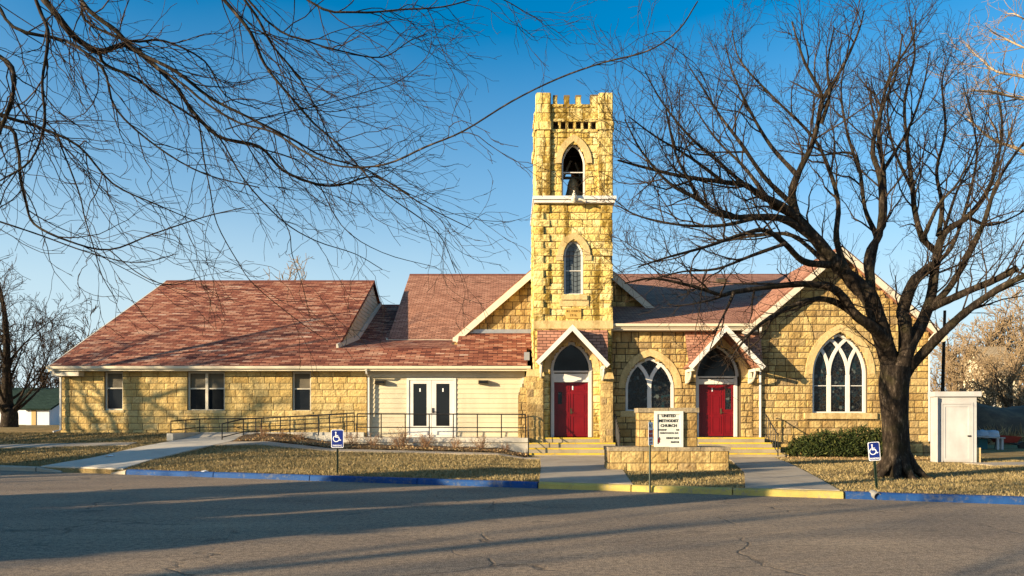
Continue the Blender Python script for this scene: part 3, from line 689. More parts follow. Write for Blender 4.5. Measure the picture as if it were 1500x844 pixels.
# tower door
def door_set(uc, w, fz, ztop, zs, A, F, d0, fw, sidelight=None, hnd=1):
    mb = MB()                            # white frame
    fbox(mb, F, uc - w - fw, uc - w, fz, zs - .002, d0 - .06, d0 + .09); fbox(mb, F, uc + w, uc + w + fw, fz, zs - .002, d0 - .06, d0 + .09)
    fbox(mb, F, uc - w, uc + w, ztop, ztop + .09, d0 - .06, d0 + .09); fbox(mb, F, uc - w, uc + w, ztop + .09, zs - .05, d0 - .05, d0 + .04)
    fbox(mb, F, uc - w - fw, uc + w + fw, zs, zs + .06, d0 - .06, d0 + .1)
    ribbon(mb, F, Arch(uc, 0, zs + .06, A.w - fw / 2, A.h - fw * .7).arc(0, 14), fw, d0 - .06, d0 + .08)
    fr_ = mb.build("door_frame", M['white'], church)
    p = MB(); B = Arch(uc, zs + .05, zs + .06, A.w - fw * .6, A.h - fw); fprism(p, F, B.outline(0, 14), d0 - .03, d0 - .01); p.build("transom_pane", M['glass'], fr_)
    mb = MB(); fbox(mb, F, uc - w + .006, uc + w - .006, fz + .02, ztop - .006, d0 - .05, d0)
    pan = []
    def panel(a, b, z0, z1):
        ribbon(mb, F, [(a, z0), (b, z0), (b, z1), (a, z1)], .035, d0, d0 + .016, True); fbox(mb, F, a + .055, b - .055, z0 + .055, z1 - .055, d0, d0 + .012)
    H = ztop - fz; rw = w if sidelight is None else w * .70
    x0, x1 = uc - w, (uc + w if sidelight is None else uc - w + 2 * rw)
    m = (x0 + x1) / 2; c = .1
    for a, b in ((x0 + c, m - .06), (m + .06, x1 - c)):
        panel(a, b, fz + .14, fz + H * .38); panel(a, b, fz + H * .43, fz + H * .79); panel(a, b, fz + H * .84, fz + H * .95)
    if sidelight:
        a, b = x1 + .05, uc + w - .08
        ribbon(mb, F, [(a, fz + H * .5), (b, fz + H * .5), (b, fz + H * .94), (a, fz + H * .94)], .05, d0, d0 + .02, True); panel(a, b, fz + .14, fz + H * .42)
        fbox(mb, F, x1 - .012, x1 + .012, fz + .03, ztop - .01, d0, d0 + .014)
    d = mb.build("door", M['red'], church)
    if sidelight:
        p = MB(); fbox(p, F, a + .02, b - .02, fz + H * .52, fz + H * .92, d0 + .001, d0 + .006); p.build("pane", M['stained'], d)
    p = MB(); hx = (m if sidelight is None else x1 - .09); fbox(p, F, hx - .03, hx + .03, fz + .92, fz + 1.14, d0 + .001, d0 + .03); p.tube([F(hx, fz + .98, d0 + .03), F(hx, fz + .98, d0 + .08), F(hx + .1 * hnd, fz + .98, d0 + .08)], .012, 6); p.build("handle", M['bronze'], d)
    p = MB(); nx = m + .06; fbox(p, F, nx - .022, nx + .022, fz + H * .86, fz + H * .93, d0 + .018, d0 + .021); p.build("notice", M['sign_white'], d)
    if sidelight is None:
        p = MB(); fbox(p, F, x0 + .16, x0 + .32, fz + H * .6, fz + H * .82, d0 + .017, d0 + .02); p.build("leaded_light", M['stained'], d)
    return d
dt0 = -.30
door_set(tdoor.uc, .68, .88, PZ(560, DT + .3), tdoor.zs, tdoor, front(DT), dt0, .13)

# ---- nave
bn = MB(); mn = MB(); F = front(DN)
win2 = Arch(PX(952, DN), PZ(602, DN), PZ(569, DN), .98, PZ(522.5, DN) - PZ(569, DN))
win3 = Arch(PX(1230, DN), PZ(605, DN), PZ(548, DN), 1.10, PZ(487, DN) - PZ(548, DN))
rdoor = Arch(PX(1052, DN), .87, PZ(553, DN), .90, PZ(505, DN) - PZ(553, DN))
masonry(bn, mn, F, lambda z: TX1 - .1, lambda z: 9.7, -.1, 5.12, [win2, rdoor], (.24, .31), (.28, .55), .045, .018, seed=31)
gs = .85
masonry(bn, mn, F, lambda z: max(9.7, 13.04 - (8.3 - z) / gs), lambda z: min(16.8, 13.04 + (8.3 - z) / gs), -.1, 8.3, [win3], (.24, .31), (.28, .6), .045, .016, seed=32)
masonry(bn, mn, Fr(16.8, 0, (0, -1), (1, 0)), lambda z: -44, lambda z: -DN - .02, -.1, 5.0, (), (.26, .32), (.4, .7), .045, .016, seed=33)
masonry(bn, mn, front(DN - .1), lambda z: 10.2, lambda z: 16.9, -.1, .62, (), (.32, .38), (.4, .8), .06, .016, seed=36, thick=.1)
# gable behind the tower
GX, GZ, GS = 2.62, 9.62, .863
masonry(bn, mn, front(DG), lambda z: GX - (GZ - .08 - z) / GS, lambda z: GX + (GZ - .08 - z) / GS, 4.6, GZ - .1, (), (.26, .34), (.3, .5), .045, .014, seed=34)
mn.box(-5.7, -5.3, 33.1, 46, 2, 5.4); mn.box(-5.7, 16.6, 45.6, 46, 0, 5.4)
mn.prism([(-5.7, 33.1, 5.4), (-5.7, 39.85, 9.8), (-5.7, 46, 5.4)], [(-5.4, 33.1, 5.4), (-5.4, 39.85, 9.8), (-5.4, 46, 5.4)])
nw = mn.build("nave_wall", M['mortar_dark'], church); bn.build("stone_facing", M['stone_nave'], nw)
RZ, RD = 10.02, 39.85
s1 = (RZ - 5.42) / (RD - 32.8); s2 = (RZ - 5.36) / (RD - 27.0)
mb = MB()
mb.slab([(-5.97, 32.8, 5.42), (2.6, 32.8, 5.42), (2.6, RD, RZ), (-5.97, RD, RZ)], .14)
mb.slab([(2.61, 30, 5.36 + s2 * 3), (TX1 + .005, 30, 5.36 + s2 * 3), (TX1 + .005, 27.0, 5.36), (17.0, 27.0, 5.36), (17.0, RD, RZ), (2.61, RD, RZ)][2:], .12) if False else None
mb.slab([(TX1 - .02, 27.0, 5.36), (9.6, 27.0, 5.36), (9.6, RD, RZ), (TX1 - .02, RD, RZ)], .12)
mb.slab([(9.603, 27.6, 5.36 + s2 * .6), (16.9, 27.6, 5.36 + s2 * .6), (16.9, RD, RZ), (9.603, RD, RZ)], .12)
mb.slab([(2.6, 30.6, 5.36 + s2 * 3.6), (TX1 - .02, 30.6, 5.36 + s2 * 3.6), (TX1 - .02, RD, RZ), (2.6, RD, RZ)], .12)
mb.slab([(-5.97, RD + .01, RZ), (16.9, RD + .01, RZ), (16.9, 46.8, 5.4), (-5.97, 46.8, 5.4)], .14)
hip = 7.72
for s in (-1, 1):
    e = GX + s * 5.13 if s < 0 else GX + s * 5.13
    mb.slab([(GX, 30.18, GZ + .12), (e, 30.18, GZ + .12 - 5.13 * GS), (e, 33.5 if s < 0 else 36, GZ + .12 - 5.13 * GS), (GX, 39.3, GZ + .12)], .12)
    e = 13.04 + s * (3.80 if s < 0 else 4.1)
    mb.slab([(13.04, 26.98, 8.47), (e, 26.98, 8.47 - abs(e - 13.04) * gs), (e, 30 if s < 0 else 44, 8.47 - abs(e - 13.04) * gs), (13.04, 38.5, 8.47)], .12)
nr_ = mb.build("nave_roof", M['roof_nave'], church)
mb = MB(); mb.prism([(-5.97, RD - .16, RZ - .08), (-5.97, RD, RZ + .03), (-5.97, RD + .16, RZ - .08)], [(16.9, RD - .16, RZ - .08), (16.9, RD, RZ + .03), (16.9, RD + .16, RZ - .08)]); mb.build("ridge_cap", M['ridge'], nr_)
mb = MB(); vx, vy = 11.4, 37.3; vz = 5.36 + s2 * (vy - 27); mb.hexa([(vx - .25, vy - .2, vz - .1), (vx + .25, vy - .2, vz - .1), (vx + .25, vy + .2, vz), (vx - .25, vy + .2, vz), (vx - .2, vy - .2, vz + .12), (vx + .2, vy - .2, vz + .12), (vx + .2, vy + .15, vz + .22), (vx - .2, vy + .15, vz + .22)]); mb.build("roof_vent", M['bronze'], nr_)
mb = MB(); vx, vy = PX(772, 28.0), 28.0; vz = zr(vy); mb.box(vx - .12, vx + .1, vy - .1, vy + .15, vz - .05, vz + .28); mb.build("meter_box", M['grey_metal'], church)
mb = MB()                                # verge boards and fascia
FG = front(30.18)
for s in (-1, 1): ribbon(mb, FG, [(GX, GZ - .12), (GX + s * 5.15, GZ - .12 - 5.15 * GS)], .26, .0, .05)
FG = front(26.98)
ribbon(mb, FG, [(9.15, 8.24 - 3.89 * gs), (13.04, 8.24), (17.15, 8.24 - 4.11 * gs)], .22, .0, .05)
mb.box(-5.99, -2.3, 32.73, 32.79, 5.22, 5.40); mb.box(-2.62, -2.5, 30.18, 34, 5.02, 5.2)
mb.box(-6.04, -5.98, 32.75, 32.95, 5.26, 5.46)
mb.build("verge_board", M['trim'], church)
mb = MB()
for s in (-1, 1):
    x0, x1 = GX, GX + s * 5.1
    mb.hexa([(x0, 30.23, GZ - .11), (x1, 30.23, GZ - .11 - 5.1 * GS), (x1, 30.55, GZ - .11 - 5.1 * GS), (x0, 30.55, GZ - .11), (x0, 30.23, GZ - .06), (x1, 30.23, GZ - .06 - 5.1 * GS), (x1, 30.55, GZ - .06 - 5.1 * GS), (x0, 30.55, GZ - .06)])
mb.build("soffit", M['trim'], church)
mb = MB(); mb.box(9.2, 9.72, 27.03, 27.5, 5.06, 5.12); mb.box(3.97, 9.2, 27.05, 27.5, 5.12, 5.17); mb.build("soffit", M['trim'], church)
mb = MB(); mb.box(16.82, 17.12, 27.03, 27.5, 4.66, 4.73); mb.box(17.05, 17.12, 27.03, 44, 4.73, 4.9); mb.build("soffit", M['trim'], church)
mb = MB(); mb.box(-2.1, .93, 30.36, 30.44, zr(30.4) + .0, zr(30.4) + .17); mb.build("flashing", M['grey_metal'], church)
gutter(TX1 + .02, 9.68, 27.0, 5.36)
downspout([(9.83, 26.95, 5.25), (9.83, 27.0, 5.1), (9.95, 27.38, 4.92), (9.95, 27.38, .55), (9.98, 27.2, .4)])
downspout([(16.7, 26.95, 5.0), (16.72, 27.36, 4.8), (16.72, 27.36, .7)], .05)
# tracery windows
def half_arc(A, x0, sgn, z0, zend, n=10):   # mullion curving over with the arch's own radius
    c = x0 + sgn * A.R; out = []
    for i in range(n + 1):
        z = z0 + (zend - z0) * i / n; dz = z - z0
        out.append((c - sgn * math.sqrt(max(0, A.R ** 2 - dz * dz)), z))
    return out
def clip_in(A, pts, t): return [p for p in pts if (A.half(p[1]) or 0) > abs(p[0] - A.uc) + t]
W2 = Arch(win2.uc, win2.z0, win2.zs, win2.w - .05, win2.h - .05)
zs_ = win2.zs
bars = [([(win2.uc, win2.z0), (win2.uc, zs_ - .02)], .17)]
for s in (-1, 1): bars.append((clip_in(W2, [(win2.uc, zs_ - .05)] + half_arc(W2, win2.uc, s, zs_, zs_ + win2.h * .86, 14), .0), .14))
w = lancet(win2, F, -.16, bars, (), .11); tag(w, "two light pointed window", None)
W3 = Arch(win3.uc, win3.z0, win3.zs, win3.w - .05, win3.h - .05)
bars = []
for q in (-1, 1):
    x = win3.uc + q * win3.w * .345; bars.append(([(x, win3.z0), (x, win3.zs - .02)], .15))
    for s in (-1, 1): bars.append((clip_in(W3, [(x, win3.zs - .05)] + half_arc(W3, x, s, win3.zs, win3.zs + win3.h * .97, 16), .0), .12))
w = lancet(win3, F, -.16, bars, (PZ(565, DN),), .11); tag(w, "three light pointed window", None)
surround(win2, F, 1.0, win2.h + .02, .27, -.3, .07, 6); surround(win3, F, 1.12, win3.h + .02, .28, -.3, .07, 6); surround(rdoor, F, .92, rdoor.h + .02, .28, -.32, .07, 6)
md = MB(); fbox(md, F, win3.uc - 1.45, win3.uc + 1.45, win3.z0 - .24, win3.z0 - .0, -.3, .13); md.build("window_sill", M['stone_dress'], church)
md = MB(); fbox(md, F, win2.uc - 1.2, win2.uc + 1.1, win2.z0 - .24, win2.z0 - .0, -.3, .10); md.build("window_sill", M['stone_dress'], church)
door_set(rdoor.uc, .72, .88, PZ(563, DN + .3), rdoor.zs, rdoor, F, -.3, .12, sidelight=True)
# buttresses of the tower
def buttress(x0, x1, d0, d1, z1, seed, cap):
    bb = MB(); mbm = MB()
    for fr, a, b in ((front(d0), x0, x1), (Fr(x0, 0, (0, 1), (-1, 0)), d0 + .02, d1), (Fr(x1, 0, (0, -1), (1, 0)), -d1, -d0 - .02)):
        masonry(bb, mbm, fr, lambda z: a, lambda z: b, .1, z1, (), (.26, .33), (.3, .5), .03, .012, seed=seed, thick=.12)
    mbm.box(x0 + .11, x1 - .11, d0 + .11, d1, .1, z1)
    mbm.hexa([(x0 - .04, d0 - .05, z1), (x1 + .04, d0 - .05, z1), (x1 + .04, d1, z1), (x0 - .04, d1, z1), (x0, d1 - .1, z1 + cap), (x1, d1 - .1, z1 + cap), (x1, d1, z1 + cap), (x0, d1, z1 + cap)])
    o = mbm.build("buttress", M['stone_dress'], church); bb.build("stone_facing", M['stone_nave'], o)
BD = 26.68
buttress(PX(772, BD), PX(796, BD), BD, DT, PZ(552, BD), 41, .3)
buttress(PX(880, BD), PX(898, BD), BD, DT, PZ(556, BD), 42, .28)
FR_ = front(BD + .1); bb = MB(); mbm = MB()   # sloping side buttress left of the tower
masonry(bb, mbm, FR_, lambda z: max(PX(759, 26.8), PX(759, 26.8) + (z - PZ(578, 26.8)) * .45), lambda z: PX(772, 26.8), .8, PZ(552, 26.8), (), (.26, .33), (.2, .35), .03, .012, seed=43, thick=.6)
bm_ = mbm.build("buttress", M['mortar_light'], church); bb.build("stone_facing", M['stone_nave'], bm_)

# porch hoods: a shed roof against the wall with a pointed gable in front
def hood(uc, zap, xl, xr, zl, zrr, dwall, dfr, ztop, zeave, xl_t, xr_t, legs):
    FF = front(dfr)
    mb = MB(); dw = dwall + .0
    # shed triangles left and right of the gable, from the wall to the eave just behind the gable board
    mb.slab([(xl_t, dw, ztop), (uc, dw, ztop), (xl, dfr + .08, zl + .02)], .07)
    mb.slab([(uc, dw, ztop), (xr_t, dw, ztop), (xr, dfr + .08, zrr + .02)], .07)
    for (x, z) in ((xl, zl), (xr, zrr)):  # gable slopes
        a = Vector((uc, dfr + .04, zap)); b = Vector((x, dfr + .04, z)); a2 = Vector((uc, dw, zap)); b2 = Vector((x, dw, z))
        mb.slab([a, b, b2, a2], .05)
    h = mb.build("porch_hood", M['roof_nave'], church)
    t = MB(); ribbon(t, FF, [(xl, zl - .06), (uc, zap - .08), (xr, zrr - .06)], .17, -.02, .05); t.build("gable_trim", M['white'], h)
    for (x, z) in ((xl, zl), (xr, zrr)):
        t = MB(); s = 1 if x > uc else -1; xw = x - s * .16
        t.hexa([(xw - .05, dfr + .1, z - .16), (xw + .05, dfr + .1, z - .16), (xw + .05, dwall, z - .16), (xw - .05, dwall, z - .16), (xw - .05, dfr + .1, z - .04), (xw + .05, dfr + .1, z - .04), (xw + .05, dwall, z - .04), (xw - .05, dwall, z - .04)])
        t.box(xw - .06, xw + .06, dwall - .16, dwall - .01, z - legs, z - .16)
        arc = [(dwall - .12 - .55 * math.sin(q * math.pi / 2 / 6), z - legs + .05 + (legs - .2) * (1 - math.cos(q * math.pi / 2 / 6))) for q in range(7)]
        t.tube([(xw, a, b) for a, b in arc], .05, 6); t.build("bracket", M['trim'], h)
    return h
dh = 26.15
hood(PX(838.5, dh), PZ(477, dh), PX(787, dh), PX(891, dh), PZ(530, dh), PZ(534, dh), DT - .03, dh, PZ(482.5, DT) - .02, 0, PX(787, DT), PX(890, DT), .62)
dh = 26.3
hood(PX(1063.5, dh), PZ(478, dh), PX(1011, dh), PX(1119, dh), PZ(537, dh), PZ(537, dh), DN - .03, dh, PZ(486, DN), 0, PX(1003, DN), PX(1113, DN), .6)

# ------------------------------------------------------------------ ramp, landing, steps, rails
ramp = thing("ramp", "pale concrete landing and ramp along the cream siding and wing wall", "ramp", (-6, 26.9, 0))
mb = MB(); mb.box(-6.5, .62, 26.42, 28.05, .2, .70); mb.box(-6.54, .66, 26.36, 28.05, .70, .87); mb.build("landing", M['concrete'], ramp)
mb = MB(); mb.hexa([(-10.6, 26.5, .2), (-6.53, 26.5, .2), (-6.53, 27.7, .2), (-10.6, 27.7, .2), (-10.6, 26.5, .62), (-6.53, 26.5, .86), (-6.53, 27.7, .86), (-10.6, 27.7, .62)])
mb.hexa([(-10.0, 26.4, .2), (-6.55, 26.4, .2), (-6.55, 26.5, .2), (-10.0, 26.5, .2), (-10.0, 26.4, .84), (-6.55, 26.4, 1.0), (-6.55, 26.5, 1.0), (-10.0, 26.5, .84)]); mb.build("ramp_slab", M['concrete'], ramp)
mb = MB(); mb.hexa([(-12.95, 25.6, .4), (-12.72, 25.6, .4), (-12.42, 27.7, .4), (-12.65, 27.7, .4), (-12.95, 25.6, 1.06), (-12.72, 25.6, 1.06), (-12.42, 27.7, 1.06), (-12.65, 27.7, 1.06)])
mb.box(-12.415, -6.0, 27.6, 27.8, .4, 1.06); mb.build("curb_wall", M['concrete'], ramp)
def rail_run(name, label, pts, group=None, posts=None, mid=.42, h=None):
    """pts: (x, y, ztop, zbase) along the top rail"""
    t = thing(name, label, "railing", (pts[0][0], pts[0][1], pts[0][3]), group)
    mb = MB(); mb.tube([(p[0], p[1], p[2]) for p in pts], .024, 6); mb.build("top_rail", M['black'], t)
    mb = MB(); mb.tube([(p[0], p[1], p[2] - mid) for p in pts], .019, 6); mb.build("middle_rail", M['black'], t)
    for (a, b) in zip(pts[:-1], pts[1:]):
        L = math.hypot(b[0] - a[0], b[1] - a[1]); n = max(1, round(L / .98))
        for i in range(n + (1 if b is pts[-1] else 0)):
            f = i / n; x, y, zt, zb = [a[k] + (b[k] - a[k]) * f for k in range(4)]
            p = MB(); p.tube([(x, y, zb), (x, y, zt)], .022, 6); p.box(x - .05, x + .05, y - .05, y + .05, zb, zb + .012); p.build("post", M['black'], t)
    return t
G = "black iron railings along the ramp"
rail_run("ramp_railing", "black iron railing along the low concrete wall left of the ramp, against the stone wing", [(-12.84, 25.7, 1.52, 1.06), (-12.58, 27.5, 1.60, 1.06), (-10.4, 27.7, 1.62, 1.06), (-6.4, 27.7, 1.84, 1.06)], G, mid=.34)
rail_run("ramp_railing", "black iron railing climbing the front of the ramp past the pale landing", [(-10.85, 25.55, 1.42, .62), (-10.35, 26.3, 1.60, .62), (-9.7, 26.45, 1.63, .72), (-6.4, 26.45, 1.80, .87)], G, mid=.5)
rail_run("ramp_railing", "black iron railing along the front edge of the landing below the glazed doors", [(-6.0, 26.45, 1.80, .87), (.52, 26.45, 1.78, .87)], G, mid=.52)
def steps(label, x0, x1, dback, n, rise, tread, ztop, skew=0):
    t = thing("stone_steps", label, "steps", ((x0 + x1) / 2, dback - .8, .1), "steps up to the red doors")
    top = dback - tread * 2.0
    for i in range(n):
        z = ztop - i * rise; yf = top - i * tread; yb = dback if i == 0 else top - (i - 1) * tread - .003
        p = MB(); e = skew * i; p.box(x0 - .02 * i, x1 + .02 * i + e, yf, yb, max(-.1, z - rise - (.3 if i == n - 1 else .0)), z); p.build("step", M['steps'], t)
        p = MB(); p.box(x0 - .02 * i, x1 + .02 * i + e, yf - .006, yf + .05, z - .055, z + .004); p.build("nosing", M['yellow'], t)
    return t
steps("three broad concrete steps with yellow edges leading to the red door under the tower", .68, 3.98, 27.3, 4, .19, .29, .87)
steps("three concrete steps with yellow edges leading to the right red door", 7.3, 9.95, DN - .02, 4, .19, .29, .87, .18)
# stair rails
def stair_rail(label, x, ya, yb, za, zb, zt0, n=6):
    t = thing("stair_railing", label, "railing", (x, ya, za), "short black rails beside the steps")
    mb = MB(); mb.tube([(x, ya - .05, za + .78), (x, ya + .25, za + .95), (x, yb, zb + .9), (x, yb + .15, zb + .9)], .022, 6); mb.build("top_rail", M['black'], t)
    for f in (0, 1):
        y = ya + (yb - ya) * f; p = MB(); p.tube([(x, y, za + (zb - za) * f), (x, y, za + (zb - za) * f + .88)], .022, 6); p.build("post", M['black'], t)
    mb = MB()
    for i in range(1, n): f = i / n; y = ya + (yb - ya) * f; z = za + (zb - za) * f; mb.tube([(x, y, z + .1), (x, y, z + .9)], .012, 5)
    mb.tube([(x, ya, za + .12), (x, yb, zb + .12)], .015, 5); mb.build("baluster_panel", M['black'], t)
stair_rail("black railing at the left end of the broad steps, joining the landing rail", .62, 25.75, 26.4, .2, .87, 1, 3)
stair_rail("black railing with close bars right of the broad steps, beside the tower buttress", 4.06, 25.75, 26.8, .2, .87, 1, 7)
stair_rail("black railing right of the right red door, beside the white downspout", 10.05, 25.8, 27.0, .2, .87, 1, 5)

# ------------------------------------------------------------------ wall lights, belfry bell, lamp on the ledge
def wall_light(x, label):
    t = thing("wall_light", label, "wall light", (x, 28.0, PZ(560, 28)), "bronze lights on the cream siding")
    z = PZ(560, 28); F = front(28.08)
    p = MB(); p.prism([(x - .2, 28.08, z + .09), (x - .2, 27.86, z + .06), (x - .2, 27.82, z - .06), (x - .2, 28.08, z - .09)], [(x + .2, 28.08, z + .09), (x + .2, 27.86, z + .06), (x + .2, 27.82, z - .06), (x + .2, 28.08, z - .09)]); p.build("housing", M['bronze'], t)
    p = MB(); p.prism([(x - .17, 27.845, z + .045), (x - .17, 27.80, z - .05), (x - .17, 27.83, z - .055)], [(x + .17, 27.845, z + .045), (x + .17, 27.80, z - .05), (x + .17, 27.83, z - .055)]); p.build("lens", M['glass'], t)
wall_light(PX(557, 28), "bronze wall light left of the glazed double door, beside the white downspout")
wall_light(PX(708, 28), "bronze wall light right of the glazed double door")
bell = thing("church_bell", "dark bronze bell hanging in the open belfry of the tower", "bell", (2.45, 28.3, 10.5))
BX, BY, BZ = 2.50, 28.0, 10.62
mb = MB(); prof = [(.0, .86), (.10, .86), (.2, .80), (.27, .62), (.30, .4), (.36, .2), (.46, .04), (.48, 0), (.44, 0), (.0, .05)]; k = 24
for r_, z in prof:
    for j in range(k): a = 2 * math.pi * j / k; mb.v.append((BX + .82 * r_ * math.cos(a), BY + .82 * r_ * math.sin(a), BZ + z * .95))
for i in range(len(prof) - 1):
    for j in range(k): q = (j + 1) % k; mb.f.append((i * k + j, i * k + q, (i + 1) * k + q, (i + 1) * k + j))
mb.build("bell_body", M['bell'], bell, True)
mb = MB(); mb.tube([(BX - .62, BY, BZ + .86), (BX + .62, BY, BZ + .86)], .06, 8); mb.build("yoke", M['bronze'], bell)
mb = MB(); 
for s in (-1, 1):
    for q in (-.35, .35): mb.tube([(BX + s * .62, BY + q, 10.2), (BX + s * .6, BY, BZ + 1.0)], .05, 6)
mb.tube([(BX - .6, BY - .25, 11.0), (BX - .1, BY - .2, 12.1)], .06, 4); mb.tube([(BX + .55, BY + .25, 11.1), (BX + .1, BY + .1, 12.15)], .05, 4); mb.build("frame", M['bronze'], bell)
lamp = thing("ledge_lamp", "small pale lamp fixed to the middle of the white tower ledge", "lamp", (PX(841, 26.6), 26.6, 10.1))
mb = MB(); mb.tube([(PX(841, 26.5), 26.58, 10.05), (PX(841, 26.5), 26.5, 10.16), (PX(841, 26.5), 26.48, 10.36)], [.10, .11, .06], 12); mb.tube([(PX(841, 26.5), 26.48, 10.36), (PX(841, 26.5), 26.48, 10.46)], .035, 8); mb.build("lamp_head", M['trim'], lamp)
mb = MB(); mb.tube([(PX(841, 26.5), 26.55, 10.1), (PX(850, 26.5), 26.5, 10.12), (PX(858, 26.5), 26.5, 10.05)], .05, 8); mb.build("lamp_arm", M['trim'], lamp)

# ------------------------------------------------------------------ stone sign
sg = thing("stone_sign", "low yellow stone sign wall with capped pier in front of the church", "stone sign", (4.5, 20, .15))
bs = MB(); ms = MB(); SD = 19.5
X0, X1 = PX(893, SD), PX(1067, SD); p0, p1 = PX(937, SD + .2), PX(1021, SD + .2)
for fr, a, b in ((front(SD), X0, X1), (Fr(X0, 0, (0, 1), (-1, 0)), SD + .02, SD + .9), (Fr(X1, 0, (0, -1), (1, 0)), -SD - .9, -SD - .02), (Fr(0, SD + .9, (-1, 0), (0, 1)), -X1, -X0)):
    masonry(bs, ms, fr, lambda z: a, lambda z: b, .05, .70, (), (.30, .33), (.45, .95), .045, .012, seed=51, thick=.2)
ms.box(X0 + .18, X1 - .18, SD + .18, SD + .72, .05, .70)
for fr, a, b in ((front(SD + .22), p0, p1), (Fr(p0, 0, (0, 1), (-1, 0)), SD + .24, SD + .7), (Fr(p1, 0, (0, -1), (1, 0)), -SD - .7, -SD - .24), (Fr(0, SD + .7, (-1, 0), (0, 1)), -p1, -p0)):
    masonry(bs, ms, fr, lambda z: a, lambda z: b, .815, 1.80, (), (.23, .27), (.3, .62), .03, .01, seed=52, thick=.15)
ms.box(p0 + .13, p1 - .13, SD + .35, SD + .57, .8, 1.80)
b_ = ms.build("sign_wall", M['mortar_light'], sg); bs.build("stone_facing", M['stone_nave'], b_)
def capstone(x0, x1, y0, y1, z0, z1, n, parent):
    m = MB(); rn = random.Random(int(x0 * 100))
    for i in range(n):
        a = x0 + (x1 - x0) * i / n; b = x0 + (x1 - x0) * (i + 1) / n
        q = lambda: rn.uniform(-.012, .012)
        m.hexa([(a + .004, y0 + q(), z0), (b - .004, y0 + q(), z0), (b - .004, y1, z0), (a + .004, y1, z0), (a + .004, y0 + .01 + q(), z1 + q()), (b - .004, y0 + .01 + q(), z1 + q()), (b - .004, y1, z1), (a + .004, y1, z1)])
    m.build("cap_stone", M['stone_cap'], parent)
capstone(X0 - .05, X1 + .06, SD - .06, SD + .96, .70, .81, 4, sg); capstone(p0 - .06, p1 + .05, SD + .14, SD + .78, 1.80, 1.93, 2, sg)
nb = thing("notice_board", "white framed church notice board with black letters on the stone sign pier", "notice board", (PX(979, SD), SD + .15, .82))
bx0, bx1, bz0, bz1 = PX(959, SD + .1), PX(1001, SD + .1), PZ(655, SD + .1), PZ(602.5, SD + .1)
F = front(SD + .17); mb = MB(); ribbon(mb, F, [(bx0 + .04, bz0 + .04), (bx1 - .04, bz0 + .04), (bx1 - .04, bz1 - .04), (bx0 + .04, bz1 - .04)], .085, -.01, .05, True); mb.build("frame", M['white'], nb)
mb = MB(); fbox(mb, F, bx0 + .06, bx1 - .06, bz0 + .06, bz1 - .06, .0, .02); fc = mb.build("face", M['board'], nb)
uc = (bx0 + bx1) / 2; W_ = bx1 - bx0
def tl(s, py, size, sx=1, al='CENTER', u=None, bold=.004): text_mesh(s, F, uc if u is None else u, PZ(py, SD + .1), size, .024, M['ink'], fc, align=al, sx=sx, bold=bold)
tl("UNITED", 609.4, .108, 1.05); tl("METHODIST", 616.7, .108, .95); tl("CHURCH", 623.8, .108, 1.05)
lu, ru = bx0 + .105, bx1 - .105
tl("WORSHIP", 630, .062, .9, 'LEFT', lu, .002); tl("9:00", 630, .062, .9, 'RIGHT', ru, .002)
tl("CHURCH SCHOOL 10:15", 634.6, .062, .78, 'CENTER', uc + .01, .002)
tl("KENNY DICK", 642, .07, .9, 'RIGHT', ru, .003); tl("PASTOR", 648, .07, .95, 'RIGHT', ru, .003)
# cross and flame mark
mb = MB(); cx, cz = bx0 + .15, PZ(645, SD + .1); fbox(mb, F, cx - .008, cx + .008, cz - .07, cz + .09, .021, .026); fbox(mb, F, cx - .04, cx + .04, cz + .025, cz + .04, .021, .0262); mb.build("cross", M['ink'], fc)
mb = MB(); fprism(mb, F, [(cx - .012, cz - .08), (cx - .014, cz + .0), (cx - .018, cz + .08), (cx - .045, cz + .03), (cx - .055, cz - .03), (cx - .04, cz - .07)], .0212, .0258); mb.build("flame", M['sign_red'], fc)

